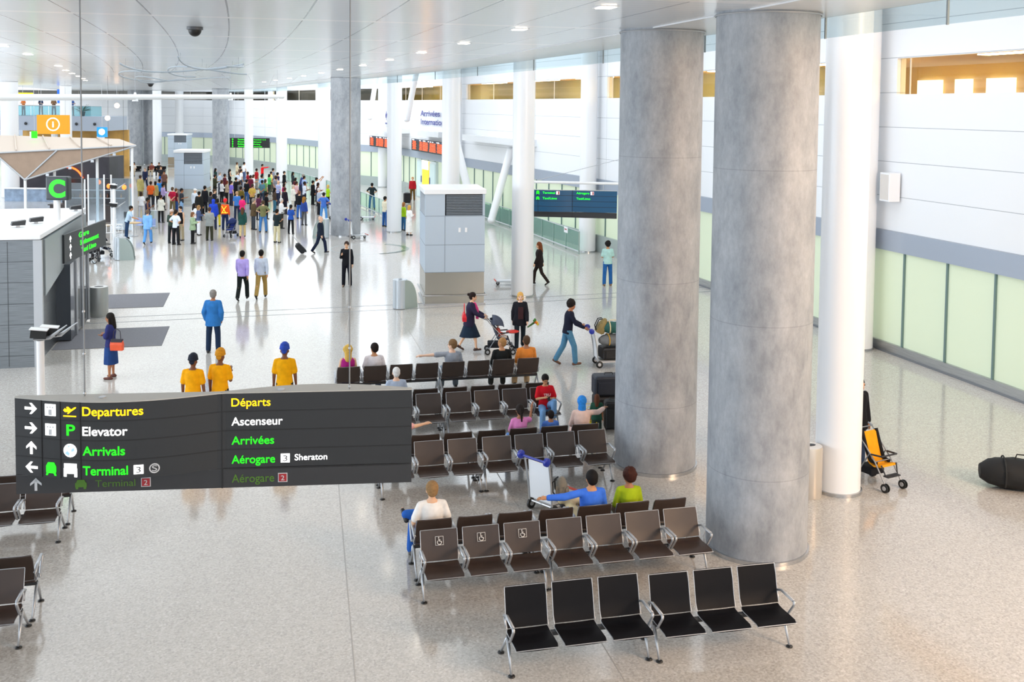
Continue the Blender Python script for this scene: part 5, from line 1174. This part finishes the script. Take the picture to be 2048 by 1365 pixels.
NAMES = {'short': 'shirt', 'long': 'shirt', 'blouse': 'blouse', 'jacket': 'jacket', 'coat': 'coat', 'suit': 'jacket', 'dress': 'dress_top', 'tank': 'tank_top', 'vest': 'vest'}
SKINS = {'l': 'e6b896', 'm': 'c68f66', 'd': '7a4d33', 't': 'a87150', 'p': 'f0c4a8'}
def obmat(o, m, i=0): o.material_slots[i].link = 'OBJECT'; o.material_slots[i].material = m
def person(x, y, rz, label, pose='stand', fem=False, h=1.75, top='short', tc='ffffff', bottom='trousers', bc='22252c', hair='short', hc='1d1612', skin='m', shoes='1c1a1a', hyaw=0, vox=.022, z=0, heavy=0, group=None):
    F = figure(pose, fem, h, top, bottom, hair, hyaw, vox, heavy)
    t = thing('person', label, 'person', (x, y, z), rz, group)
    o = part('body', F['body'], t); sm = mat('skin_'+skin, SKINS.get(skin, skin), .5, spec=.35); obmat(o, sm)
    if top: obmat(part(NAMES[top], F['top'], t), cloth(tc))
    if 'bottom' in F: obmat(part({'trousers': 'trousers', 'capri': 'trousers', 'shorts': 'shorts'}.get(bottom, 'skirt'), F['bottom'], t), cloth(bc))
    for q in ('shoe_l', 'shoe_r'): obmat(part('shoe', F[q], t), mat('shoe_'+shoes, shoes, .45))
    if 'hair' in F: obmat(part({'turban': 'turban', 'scarf': 'headscarf', 'cap': 'cap', 'helmet': 'helmet'}.get(hair, 'hair'), F['hair'], t), mat('hair_'+hc, hc, .75, spec=.25, noise=.18, nscale=30))
    return t, F['J']
def local_part(t, name, mb, m, smooth=True): return mb.build(name, m, t, smooth=smooth)
# ------------------------------------------------------------------ people, near to far
def stripe_mat(c):
    m, nt, b = node_mat('striped_cloth_'+c); tc = N(nt, 'TexCoord'); sp = N(nt, 'SeparateXYZ'); nt.links.new(tc.outputs['Object'], sp.inputs[0])
    f = math_n(nt, 'LESS_THAN', math_n(nt, 'FRACT', math_n(nt, 'MULTIPLY', sp.outputs[2], 10.0)), .5)
    mx = N(nt, 'MixRGB'); nt.links.new(f, mx.inputs[0]); mx.inputs[1].default_value = (*hexc('f0f0f4'), 1); mx.inputs[2].default_value = (*hexc(c), 1)
    nt.links.new(mx.outputs[0], b.inputs['Base Color']); b.inputs['Roughness'].default_value = .85; return m
HV = .014
def near(*a, **k): k.setdefault('vox', HV); return person(*a, **k)
near(-1.37, 30.6, -14, 'man in a blue suit jacket seen from behind, alone on the floor', 'pockets', h=1.80, top='suit', tc='2f74b8', bc='1c2f4a', hair='short', hc='857f7a', skin='t')
near(-.69, 38.6, -16, 'man in a lavender shirt walking away, left of the pair', 'walk', h=1.80, top='long', tc='b9a6ec', bc='17201f', hc='15110f', heavy=.05)
near(-.02, 38.95, -10, 'man in a pale grey shirt and khaki trousers walking away, right of the pair', 'stride', h=1.80, top='long', tc='c6d0e0', bc='a88a4c', hc='15110f', heavy=.05)
near(3.28, 40.84, 164, 'officer in a dark uniform facing us behind the thin sign wire', 'onearm', h=1.78, top='long', tc='14161d', bc='10131f', hc='3a2820', skin='l')
near(2.78, 50.4, -112, 'bald man in a dark navy jacket striding and pulling a wheeled case', 'pull', h=1.80, top='jacket', tc='1a2436', bc='18213a', hair='crop', hc='d9b096', skin='p', heavy=.04)
t, J = near(-3.84, 28.23, 78, 'woman in a navy top and skirt with an orange handbag, standing at left', 'crossed', True, 1.70, 'long', '2a2f66', 'skirt', '1f3f78', 'long', '17110e', 't', '5a2c22')
handbag(-3.66, 28.02, .78, -14, 'e2552a', 'orange handbag with a dark flap on the woman in navy', .34, .30, .12, '2c2630')
t, J = near(5.95, 29.35, -100, 'woman in a pink scarf and dark skirt pushing a stroller', 'push', True, 1.72, 'suit', '2b2740', 'skirt', '1b2b3e', 'bun', '221512', 'l', '3a241e')
m = MB(); nk = J['neck']; m.tube([nk+Vector((.075*cos(a), .075*sin(a), .0)) for a in [2*pi*q/14 for q in range(14)]], .026, 8, closed=True)
for s in (-1, 1): m.tube([nk+Vector((s*.05, .08, -.01)), nk+Vector((s*.06, .15, -.18)), nk+Vector((s*.05, .16, -.46))], [.028, .034, .03], 8, sx=1.4)
local_part(t, 'scarf', m, cloth('e0458c'))
handbag(5.72, 29.0, .98, 82, 'd81e2c', 'bright red handbag on the woman in the pink scarf', .36, .24, .12)
t, J = near(7.42, 29.1, 172, 'blonde woman in a black jacket walking with flowers in her hand', 'walk', True, 1.70, 'suit', '191a22', 'trousers', '1a262e', 'bob', 'd2a45a', 'p', '15151a')
m = MB(); m.box(J['pel']+Vector((0, .165, .27)), (.15, .02, .36)); local_part(t, 'blouse', m, cloth('3a2226'), False)
t = thing('flower_bouquet', 'small bunch of orange and yellow flowers held by the blonde woman', 'flowers', (7.72, 28.98, .78), 0); t.rotation_euler = (0, 1.0, 0)
m = MB(); m.tube([(0, 0, -.12), (0, 0, .12)], [.02, .035], 8); m.build('stems', mat('stem_green', '3f6a2c', .7), t)
rnd = random.Random(9)
for k in range(9):
    m = MB(); p = (rnd.uniform(-.09, .09), rnd.uniform(-.09, .09), .17+rnd.uniform(-.03, .04)); m.ell(p, (.045, .045, .036), None, 8, 6); m.build('blossom', mat('blossom_%d' % (k % 3), ('f07a1e', 'f2d22a', '4f8a3a')[k % 3], .7), t)
near(8.30, 27.15, -97, 'man with curly dark hair in navy pushing the piled luggage cart', 'push', h=1.82, top='long', tc='14182c', bc='4a7c9c', hair='curly', hc='1c1514', skin='t', shoes='5a3a26', hyaw=-42)
near(10.95, 39.9, 72, 'woman in a dark brown suit with auburn hair striding left', 'stride', True, 1.74, 'suit', '241c1c', 'trousers', '2a211e', 'long', '7a4424', 'l', '17171a')
cart(10.15, 40.1, 86, 'luggage cart pushed by the woman in dark brown, behind the white column')
near(13.64, 39.2, -2, 'man in a pale teal shirt and jeans seen from behind at right', 'hold', h=1.78, top='short', tc='b4ddd8', bc='2460a2', hair='curly', hc='15110f', shoes='8a6a44')
person(5.37, 64.95, -100, 'person in white pushing a cart, right of the mid-hall concrete column', 'push', False, 1.76, 'short', 'eef0f4', 'trousers', '26304a', 'short', '1c1512', 'l')
person(6.58, 29.0, -100, 'baby in red and white sitting in the dark stroller', 'sit', False, .84, 'long', 'd8645a', 'trousers', 'e8e2dc', 'short', '6a4028', 'p')
# yellow shirts behind the sign
near(-1.45, 22.85, -14, 'man in a yellow shirt and black turban above the sign, leftmost', 'stand', h=1.74, top='short', tc='f2a800', bc='22252c', hair='turban', hc='1c2230', skin='d')
near(-.89, 22.95, -20, 'man in a yellow shirt and mustard turban above the sign, middle one', 'onearm', h=1.80, top='short', tc='f2a800', bc='22252c', hair='turban', hc='c98a1c', skin='d')
near(.49, 23.15, -8, 'man in a yellow shirt and blue turban above the sign, standing apart', 'stand', h=1.82, top='short', tc='f0ac00', bc='22252c', hair='turban', hc='2746a8', skin='d')
# seated people
near(2.04, 24.87, 0, 'woman with curly blonde hair in a magenta top on the far bench', 'sit', True, 1.72, 'tank', 'b0207e', 'trousers', '2c3a5c', 'curly', 'd0a850', 'l')
near(2.68, 24.87, 0, 'man in a white shirt with a red collar on the far bench', 'sit', h=1.80, top='short', tc='ece6ea', bc='3a4a6a', hc='1f1512', skin='m', hyaw=25)
near(4.62, 24.87, 0, 'man in a grey T-shirt resting his left arm along the bench', 'sit_arm_left', h=1.82, top='short', tc='a3a8b2', bc='6f7a86', hc='80603f', skin='p', hyaw=55)
near(5.90, 24.87, 0, 'man with cropped hair in a black shirt on the far bench', 'sit', h=1.78, top='long', tc='1b1e1e', bc='2c3030', hair='crop', hc='a87c4c', skin='m', hyaw=50)
near(6.54, 24.87, 0, 'man in an orange shirt at the right end of the far bench', 'sit', h=1.84, top='long', tc='e2893a', bc='b59a78', hair='crop', hc='4f3a28', skin='t', heavy=.04)
near(2.93, 22.59, 0, 'white haired man, only his head showing over the sign', 'sit', h=1.72, top='short', tc='b8c4d8', bc='5a606c', hair='crop', hc='e6e2de', skin='p')
t, J = near(6.15, 21.93, 180, 'boy in a red T-shirt and jeans sitting with one knee up', 'sit_knee_up', h=1.52, top='short', tc='d21424', bc='79a6d6', hc='17110f', skin='m', shoes='e8d8c0')
m = MB(); m.box((.02, .52, .80), (.06, .02, .10), 0, Matrix.Rotation(.6, 3, 'X')); o = m.build('music_player', M_BLACK, None); o.location = (6.15, 21.93, 0); o.rotation_euler.z = pi; tag(o, 'small black player in the hands of the boy in red', 'player')
fit_text('TRU', .06, .16, mat('print_white', 'f2e6e6', .7), t, -.08, J['pel'].z+.26, lambda v: Vector((-v.x, J['pel'].y+.150-v.y, v.z)), .004)
near(5.01, 19.41, 0, 'girl in a pink T-shirt with a dark ponytail raising a hand', 'sit_hand_up', True, 1.56, 'short', 'e88ac4', 'trousers', '5f86c0', 'pony', '221814', 't')
near(5.65, 19.45, 0, 'small child in a blue and white top between the girl and the blue scarf', 'sit', h=1.26, top='short', tc='4f78c8', bc='3a4a70', hc='1c1411', skin='t')
near(6.29, 19.41, -10, 'woman in a bright blue headscarf and pale pink top', 'sit_reach', True, 1.74, 'long', 'e9c9bc', 'trousers', 'd8b8b0', 'scarf', '2b86dc', 't')
near(2.42, 19.41, 0, 'person mostly hidden by the sign, one bare arm along the bench', 'sit_arm_right', h=1.76, top='short', tc='e2a8a4', bc='5a4a3e', hc='3a2a20', skin='l')
near(6.98, 20.62, -20, 'child with brown hair and a dark green top beside the yellow bag', 'stand', True, 1.05, 'short', '1f4a3a', 'trousers', '2a3a34', 'long', '5a3420', 't')
near(2.56, 15.36, 0, 'man in a white T-shirt and blue jeans, ankle on knee, seated at left', 'sit_ankle_left', h=1.80, top='short', tc='f3f0ec', bc='2a62ba', hc='94734c', skin='l')
near(5.15, 15.36, 0, 'man in a bright blue sweater stretching his arm along the bench', 'sit_cross_left', h=1.80, top='long', tc='3f76e4', bc='d9c69a', hc='120e0d', skin='m')
near(5.79, 15.36, -8, 'woman with dark curly hair in a lime green top, beside the blue sweater', 'sit', True, 1.72, 'long', 'a3b81a', 'trousers', '4a3a2c', 'afro', '38180f', 't', hyaw=25)
near(11.68, 18.12, -165, 'person in black behind the tall white column, at the orange stroller', 'stand', h=1.80, top='jacket', tc='0f0f12', bc='2a3a55', hc='15110f')
# seated and standing people far off
for k, (x, y, tc, lb, fem) in enumerate(((-13.0, 107.2, 'c8303a', 'far seated person in red, left on the far dark benches', False), (-12.3, 107.1, 'd8d0c8', 'far seated person in white, second on the far dark benches', True), (-10.6, 106.8, '7a4038', 'far seated person in brown on the far dark benches', False), (-9.9, 106.7, '1c1c20', 'far seated person in black, right on the far dark benches', False))):
    person(x, y+.9, 172, lb, 'sit', fem, 1.74, 'short', tc, 'trousers', 'b8a890' if k < 3 else '22252c', 'bob' if fem else 'short', '15110f', 'm')
for k, (x, y, tc, lb) in enumerate(((-21.9, 105.6, 'd8743a', 'tiny person in orange on the far balcony, leftmost'), (-20.3, 105.2, '2a3a5a', 'tiny person in dark blue on the far balcony'), (-19.1, 104.9, '8a6a4a', 'tiny person in brown on the far balcony'), (-18.2, 104.6, 'c85a3a', 'tiny person in rust red on the far balcony'), (-17.4, 104.4, '3f5f9a', 'tiny person in mid blue on the far balcony, by the plant'))):
    person(x, y, 150+20*k, lb, 'hold', k % 2 == 1, 1.70, 'short', tc, 'trousers', '2a3a4c', 'short', '2a1c16', 'l', z=5.965)
t, J = person(-7.55, 48.9, -20, 'person in a grey top in a wheelchair by the kiosk sign', 'sit', h=1.72, top='long', tc='5a5358', bc='3a3438', hc='1c1512', skin='t', z=.06)
t = thing('wheelchair', 'wheelchair with a seated person by the kiosk sign', 'wheelchair', (-7.55, 48.9, 0), -20)
m = MB(); m.box((0, .18, .47), (.44, .44, .04)); m.build('seat', cloth('1c1d22'), t); m = MB(); m.box((0, -.06, .72), (.44, .03, .46), 0, Matrix.Rotation(.12, 3, 'X')); m.build('backrest', cloth('1c1d22'), t)
for s in (-1, 1):
    m = MB(); m.tube([(s*.27, .06+.30*cos(a), .31+.30*sin(a)) for a in [2*pi*q/20 for q in range(20)]], .018, 6, closed=True); w = m.build('wheel', M_DARK, t)
    for q in range(6): m = MB(); m.tube([(s*.27, .06, .31), (s*.27, .06+.29*cos(q*pi/3), .31+.29*sin(q*pi/3))], .004, 4); m.build('spoke', M_ALU, w)
    m = MB(); wheel(m, (s*.22, .52, .09), .09, .03); m.build('caster', M_DARK, t); m = MB(); m.tube([(s*.24, -.12, .98), (s*.24, -.02, .47), (s*.24, .44, .47), (s*.22, .56, .12)], .014, 6); m.build('frame', M_ALU, t)
CROWD = [
(-7.30,67.47,'woman in a white top at the left end of the crowd, before the glass','hold',1,1.66,'short','eef0f4','trousers','c8ccd4','bob','3a2a20','m',-20),
(-6.34,61.87,'person in a navy vest with bare arms near the grey bin, left side','onearm',0,1.78,'tank','2a2c48','trousers','3a5f9a','short','1a1512','d',-80),
(-7.46,74.83,'person in an orange shirt behind the khaki coat','stand',0,1.78,'short','e8662a','trousers','2a2c34','short','2a1d15','t',-20),
(-7.37,77.04,'person in a long khaki coat, left part of the crowd','stand',1,1.62,'coat','b8a466','trousers','26262a','bob','1c1512','d',-14),
(-7.14,77.62,'person in a bright blue shirt, just right of the khaki coat','stand',0,1.74,'short','2f86d8','trousers','20242c','short','1c1512','t',-30),
(-6.48,72.86,'person in a lavender shirt and black trousers, right of the khaki coat','hold',0,1.78,'long','b9a8dc','trousers','1a1b20','short','1a1512','t',-60),
(-5.64,69.99,'person in a crimson shirt and khaki trousers before the middle vent tower','behind',0,1.74,'short','c01f44','trousers','7d6f4e','short','5a4636','l',-40),
(-5.46,70.59,'person in dark red and blue jeans right of the crimson shirt','stand',1,1.62,'short','6e1f2e','trousers','2f5596','short','6e5236','l',-50),
(-4.96,68.42,'person in a dark grey shirt and light jeans by the middle vent tower','hold',0,1.78,'short','33363f','trousers','8fb6e0','short','15110f','t',-90),
(-5.92,65.10,'person in a cream jacket and black trousers, left part of the crowd','hold',1,1.66,'jacket','e4e2d6','trousers','1c1c20','short','2a1c16','m',-30),
(-5.66,55.07,'man in a pale blue jacket and light jeans walking alone at left','walk',0,1.74,'jacket','7fb4ea','trousers','5f9fe4','short','6e5a48','l',-14),
(-6.94,57.70,'person in a pale blue shirt leaning over the cafe table','lean_on',0,1.74,'short','b4cde6','trousers','1f3a5c','short','1c1512','m',-75),
(-4.51,55.26,'man in a red and white cap and dark green vest','hold',0,1.74,'vest','35453c','trousers','242a2c','cap','d8c4bc','m',-25),
(-4.25,54.66,'man in a white shirt and black trousers beside the red and white cap','hips',0,1.78,'short','dfe8f8','trousers','17191f','short','221a15','m',-35),
(-4.14,56.39,'person in a black top and khaki trousers facing us, right of the white shirt','stand',0,1.78,'tank','17161a','trousers','b0a184','short','2a1c16','l',150),
(-3.45,54.96,'woman in a sage green jacket and black trousers, front of the crowd','hold',1,1.62,'jacket','9fb795','trousers','16171b','bob','7a5236','l',-110),
(-3.36,58.58,'woman in a slate blue top and white trousers','hold',1,1.62,'long','4c5a80','trousers','eceef2','bob','9a7448','l',-70),
(-3.66,59.80,'person in white with dark hair behind the woman in slate blue','stand',1,1.62,'short','e8eaf0','trousers','30343c','long','1b1512','m',-50),
(-2.67,56.12,'person in a grey coat and olive trousers pushing the small blue stroller','hold',0,1.74,'suit','9aa0a0','trousers','3a3c2c','short','4a3a30','m',-14),
(-2.68,60.96,'person in a royal blue hooded jacket, front of the crowd','stand',0,1.74,'jacket','2448c8','trousers','2a3048','hood','2448c8','m',-20),
(-2.52,62.68,'person in a black and yellow jacket right of the royal blue jacket','stand',1,1.62,'jacket','3c3a22','trousers','d8c42a','bob','1c1512','m',-30),
(-2.02,60.62,'worker with a red head covering and an orange safety vest','stand',0,1.74,'vest','f05a1e','trousers','1c2a50','turban','e0242c','t',-14),
(-1.00,56.89,'woman in a dark green jacket and beige trousers, front of the crowd','walk',1,1.62,'jacket','1f4a44','trousers','d8c08c','long','5a3a26','l',-14),
(-0.45,60.65,'man in a brown jacket and grey trousers, side on','hold',0,1.78,'jacket','5a4a34','trousers','3f464e','short','8a8076','l',-80),
(0.09,59.31,'person in an olive shirt and blue jeans with hands on hips','hips',0,1.78,'short','7a7a52','trousers','4a82c0','short','4a3a2a','l',-14),
(-1.14,64.15,'person in a hot pink shirt','hold',1,1.66,'short','f02a78','trousers','2a3c60','short','1c1512','m',-30),
(-1.49,66.11,'person in a mid blue shirt beside the hot pink shirt','stand',0,1.74,'short','3f78c4','trousers','26304a','short','b09070','l',-30),
(0.78,54.67,'man in a black shirt and khaki trousers, front right of the crowd','hold',0,1.74,'short','1c2a2e','trousers','d2c8a4','short','1a1512','m',-45),
(0.30,66.32,'woman in a black T-shirt and black trousers behind the olive shirt','hold',1,1.66,'short','15151a','trousers','15151a','pony','120e0c','d',-60),
(-3.74,65.80,'person in a black jacket with a yellow collar','stand',0,1.78,'jacket','20201e','trousers','26282e','short','15110f','m',-30),
(-4.16,68.62,'person in a white cap and white jacket','stand',0,1.74,'jacket','dfe8f4','trousers','3a4250','cap','f4f2ee','l',-40),
(-3.59,69.55,'tall person in black behind the royal blue jacket','stand',0,1.84,'jacket','1a1b22','trousers','1a1b22','short','15110f','m',-30),
(-3.11,67.07,'person in a charcoal top just behind the royal blue jacket','stand',1,1.66,'long','3c3e44','trousers','2a2c30','bob','1c1512','m',-40),
(-2.92,67.67,'person in a black jacket facing right, behind the black and yellow jacket','stand',0,1.78,'jacket','1c1e26','trousers','1c1e26','short','4a3626','l',-90),
(-4.34,89.77,'person in a black jacket against the far concrete column, left','stand',0,1.78,'jacket','16171c','trousers','1c1d22','short','15110f','m',-60),
(-3.96,81.98,'person in a light blue shirt at the far left of the crowd','stand',0,1.74,'short','8fb8ea','trousers','2a3858','short','3a2a1e','m',-70),
(-3.98,78.94,'person in dark navy, bald, left of the light blue shirt','stand',0,1.78,'long','262c44','trousers','20242e','bald','000000','m',-60),
(-3.85,91.82,'woman with long black hair and a green scarf before the far column','stand',1,1.66,'long','1d3a34','trousers','17181c','long','0f0d0c','m',-70),
(-3.51,82.41,'person in a dark olive shirt, far part of the crowd','hold',0,1.74,'long','3d402c','trousers','26261f','short','1c1512','t',-60),
(-3.24,84.92,'grey haired person in a pale grey blue shirt','stand',0,1.78,'short','b4c2d4','trousers','3a3e4a','short','8f8a84','l',-60),
(-2.79,83.00,'person in a maroon shirt beside the pale grey blue shirt','stand',0,1.74,'short','5c2430','trousers','26262c','short','2a1c16','t',-60),
(-2.64,90.91,'woman in a black sleeveless top with raised bushy dark hair','hold',1,1.62,'tank','141318','trousers','18181c','curly','17110e','l',-70),
(-2.83,77.94,'woman in a white shirt and black trousers, mid crowd left','hold',1,1.62,'long','ecebee','trousers','17181c','bob','4a2c22','m',-60),
(-2.43,76.79,'person in a beige sweater and black trousers, mid crowd left','hold',1,1.66,'long','b7a288','trousers','1c1b1c','bob','6a2e22','m',-60),
(-2.08,75.35,'person in a violet shirt beside the beige sweater','stand',0,1.74,'short','7f6fd0','trousers','2c3048','short','2a1c16','l',-60),
(-2.27,101.24,'woman in a beige top at the back of the crowd under the black sign','hold',1,1.66,'long','d8c8a8','trousers','a89878','short','4a3626','m',-60),
(-1.57,99.20,'man in a white shirt at the back of the crowd by the white column','stand',0,1.78,'short','f2f2f4','trousers','4a5a80','short','15110f','m',-60),
(-1.82,93.40,'dark haired person in brown at the back of the crowd','stand',0,1.74,'long','5a4030','trousers','2a2624','short','15110f','t',-50),
(-1.89,85.88,'person in a white and blue shirt, back left of the crowd','stand',0,1.74,'short','d4e0f2','trousers','3a4866','short','8a7a68','l',-60),
(-1.65,88.78,'person in a white T-shirt behind the white and blue shirt','stand',0,1.74,'short','f6f6f8','trousers','30384a','short','1c1512','m',-60),
(-1.10,87.53,'person in a dark red top, back of the crowd','hold',1,1.62,'short','98202e','trousers','2a262c','bob','3a2018','m',-60),
(-0.40,89.79,'person in a deep red shirt beside the bright red raised arm','stand',0,1.74,'short','b01c24','trousers','8f8a80','short','15110f','t',-50),
(0.08,96.41,'person in a bright red top with an arm stretched to the right','point',0,1.74,'long','ee1c24','trousers','262630','short','15110f','m',-90),
(-1.83,78.30,'person in black, mid crowd, left of the grey jacket','stand',0,1.78,'jacket','191a20','trousers','191a20','short','15110f','m',-50),
(-1.52,76.27,'person in a grey jacket, mid crowd','hold',1,1.66,'jacket','6f7072','trousers','30323a','bob','2a1c16','m',-60),
(-0.61,83.18,'woman in a white top, mid crowd','hold',1,1.66,'short','f4eef0','trousers','dcd4d4','bob','4a2c22','m',-60),
(-0.80,80.64,'person in a burgundy top beside the woman in white','stand',0,1.78,'short','6c2038','trousers','2a2228','short','2a1c16','t',-50),
(-1.04,76.67,'person in a black sweater and blue jeans, mid crowd','stand',0,1.74,'long','17191f','trousers','3a5f98','short','15110f','m',-30),
(-0.60,72.16,'person in a mustard shirt, mid crowd','behind',0,1.74,'short','c8a850','trousers','26282e','short','3a2c22','m',-30),
(0.05,75.42,'person in a slate teal shirt, mid crowd','behind',0,1.78,'short','4f7a88','trousers','2e3a4c','short','17120f','t',-30),
(0.28,77.95,'person in a leaf green top beside the slate teal shirt','stand',1,1.66,'short','6f9a58','trousers','35402e','bob','4a3626','m',-50),
(0.61,84.47,'woman in a bright green patterned top','hold',1,1.62,'short','4fbf6a','trousers','2c3a34','bob','17120f','t',-60),
(0.02,81.02,'person in a sky blue shirt, back of the crowd','stand',0,1.78,'short','9cc8f2','trousers','2e3a56','short','1c1512','m',-50),
(0.78,87.06,'person in a pale yellow top, back of the crowd','stand',1,1.66,'short','ecdf8a','trousers','5a5440','short','1c1512','m',-60),
(1.08,79.64,'person in a mid grey shirt, back right of the crowd','behind',0,1.74,'short','84878f','trousers','2e3038','short','2a1c16','m',-50),
(1.16,74.91,'person in a blue and white striped shirt','stand',0,1.78,'stripe','3a5cc0','trousers','2a3048','bald','000000','l',-50),
(0.86,70.41,'woman with dark hair leaning back in a brown top and teal jeans','pockets',1,1.62,'long','4a3a30','trousers','3f7288','long','17110e','m',-60),
(-0.18,65.76,'woman in a black and pink top, mid crowd','hold',1,1.62,'short','5a2a44','trousers','20202a','bob','17120f','m',-40),
(-1.33,70.13,'person in a dark mustard jacket, mid crowd','stand',0,1.74,'jacket','6a5a20','trousers','2a2a2c','short','17120f','t',-40),
(-9.51,91.04,'man in dark navy walking away behind the crowd at left','walk',0,1.74,'long','232a48','trousers','1f2740','short','8a7a70','l',160),
(-8.49,93.86,'person in black with blue jeans by the middle vent tower','stand',0,1.74,'short','26262c','trousers','3a78d8','short','4a3626','l',150),
(-7.65,87.26,'person in brown right of the blue jeans by the middle vent tower','stand',0,1.74,'short','6a4a40','trousers','33302f','short','2a1c16','t',170),
(-8.74,80.33,'person in a khaki shirt behind the tall glass screen','stand',0,1.84,'coat','b0a468','trousers','8a8058','short','3a2c22','m',-20),
(1.25,83.79,'person in a dark purple shirt, back right of the crowd','behind',0,1.78,'long','2c2448','trousers','1e1e2c','short','15110f','m',-50),
(1.82,86.09,'man in a black suit, back right of the crowd','stand',0,1.74,'suit','101117','trousers','101117','short','241a15','l',-90),
(2.54,86.96,'woman in a dark top beside the man in the black suit','hold',1,1.62,'long','30383c','trousers','2a2c34','long','15110f','m',-80),
(3.04,82.41,'grey haired person in dark blue at the glass barrier','lean_on',0,1.78,'long','2a3a70','trousers','26304a','short','9a948c','l',-60),
(3.19,80.12,'person in a powder blue shirt at the glass barrier','stand',0,1.74,'short','9fb8e8','trousers','3a3c48','short','1c1512','m',-60),
(2.53,79.98,'woman in a wine red top behind the cream coat','stand',1,1.62,'short','5c1c2c','trousers','241c22','bob','15110f','m',-50),
(2.40,73.91,'person in a red and white striped top behind the cream coat','stand',0,1.78,'stripe','c8505c','trousers','30303a','short','3a2820','m',-50),
(2.96,73.62,'man in a white shirt with a wine red bag strap, right part of the crowd','hold',0,1.78,'short','dde6f6','trousers','1c1f2c','short','15110f','d',-70),
(3.61,75.16,'man in a long black coat, right part of the crowd','stand',0,1.74,'coat','121216','trousers','16171c','short','15110f','m',-70),
(3.92,74.15,'woman in a maroon brown top right of the man in the black coat','hold',1,1.66,'long','4a2622','trousers','2a1f1f','bob','2a1712','m',-70),
(4.00,77.74,'person in white raising a camera toward the doors','raise',0,1.78,'short','f0f2f6','trousers','3a4250','short','15110f','m',-80),
(4.53,72.67,'blonde woman in a lime green shirt and black trousers','hold',1,1.62,'short','a8d81e','trousers','15161a','bob','d8b46a','l',-70),
(3.67,68.37,'white haired man in a pale blue grey shirt and dark trousers','hold',0,1.74,'short','b4bccc','trousers','1c1e28','short','d8d4d0','p',-75),
(3.75,64.29,'man in a blue shirt and light blue jeans, hands on hips, near the concrete column','hips',0,1.78,'short','4a78d0','trousers','5f9ee0','short','17120f','m',-20),
(2.48,62.43,'woman with long curly ginger brown hair, blue top and grey trousers','stand',1,1.66,'long','2f4a9a','trousers','5a5c62','curly','a0702e','l',-30),
(2.34,66.12,'person in a black top and blue jeans left of the curly ginger hair','stand',0,1.74,'long','15171c','trousers','3a6ab8','short','7a4a36','l',-30),
(2.09,71.24,'person in a cream white coat with crossed arms','crossed',0,1.74,'coat','ece8de','trousers','d8d2c6','short','c8b8a8','p',-75),
(1.49,68.96,'person in a very dark purple sweater, right of the stripes','stand',0,1.74,'long','221826','trousers','1c1826','short','4a1f22','t',-40),
(1.54,73.83,'person in a magenta top behind the dark purple sweater','stand',1,1.66,'short','a01f5a','trousers','2a2430','bob','2a1712','m',-50),
(1.12,60.98,'white haired person in a white sweater and dark trousers','hold',0,1.74,'long','eeeef0','trousers','34332f','short','cfcac6','p',-70),
(1.59,58.25,'woman in a blue shirt and black trousers with a long dark ponytail','hold',1,1.62,'short','2a56b0','trousers','15161c','pony','15110f','m',-40),
(0.97,89.97,'distant person in grey behind the crowd','stand',0,1.74,'short','8a90a0','trousers','4a5060','short','15110f','m',-60),
(1.08,80.77,'person in a light grey shirt beside the stripes','stand',0,1.74,'short','a4a8b4','trousers','3a3c44','short','2a1c16','m',-50),
(7.52,71.82,'man in a black and teal shirt standing behind the glass barrier','hips',0,1.78,'short','1f2c30','trousers','3a7ab0','short','100d0c','m',-20),
(7.16,61.01,'man in a cream shirt and blue jeans touching the white column','hold',0,1.78,'short','efe6cc','trousers','2a5a9c','short','100d0c','m',-50),
(7.99,58.88,'woman in a lime top and blue jeans right of the white column','stand',1,1.62,'long','a4cc1e','trousers','2f6490','bob','a06a3a','l',-60),
(8.00,56.64,'blonde person in a white top and long white skirt','hold',1,1.66,'long','f6f4f2','long_skirt','f2efea','bob','d8a24a','l',-50),
(11.21,77.59,'man in a red sweater and brown trousers facing us, by the doors','stand',0,1.78,'long','b41c28','trousers','6a4f22','short','c89a6a','p',170),
]
for k, (x, y, lb, pose, fem, h, top, tc, bottom, bc, hair, hc, sk, rz) in enumerate(CROWD):
    st = top == 'stripe'
    hv = random.Random(k).uniform(-12, 12)
    t, J = person(x, y, rz+hv, lb, pose, bool(fem), h, 'short' if st else top, tc, bottom, bc, 'scarf' if hair == 'hood' else hair, hc, sk, '1c1a1a', group='crowd waiting in the arrivals hall')
    if st:
        for c in t.children:
            if c.name.startswith('shirt'): obmat(c, stripe_mat(tc))
    if 'safety vest' in lb:
        m = MB()
        for s in (-1, 1): m.tube([J['pel']+Vector((s*.14, -.15, .46)), J['pel']+Vector((0, -.175, .26)), J['pel']+Vector((-s*.13, -.165, .05))], .022, 6)
        m.tube([J['pel']+Vector((.178*cos(a), .138*sin(a), .08)) for a in [2*pi*q/16 for q in range(16)]], .022, 6, closed=True)
        m.build('reflective_band', mat('band_yellow', 'f2e83a', .5, emit=.3), t)
bpy.data.scenes.remove(BAKE)
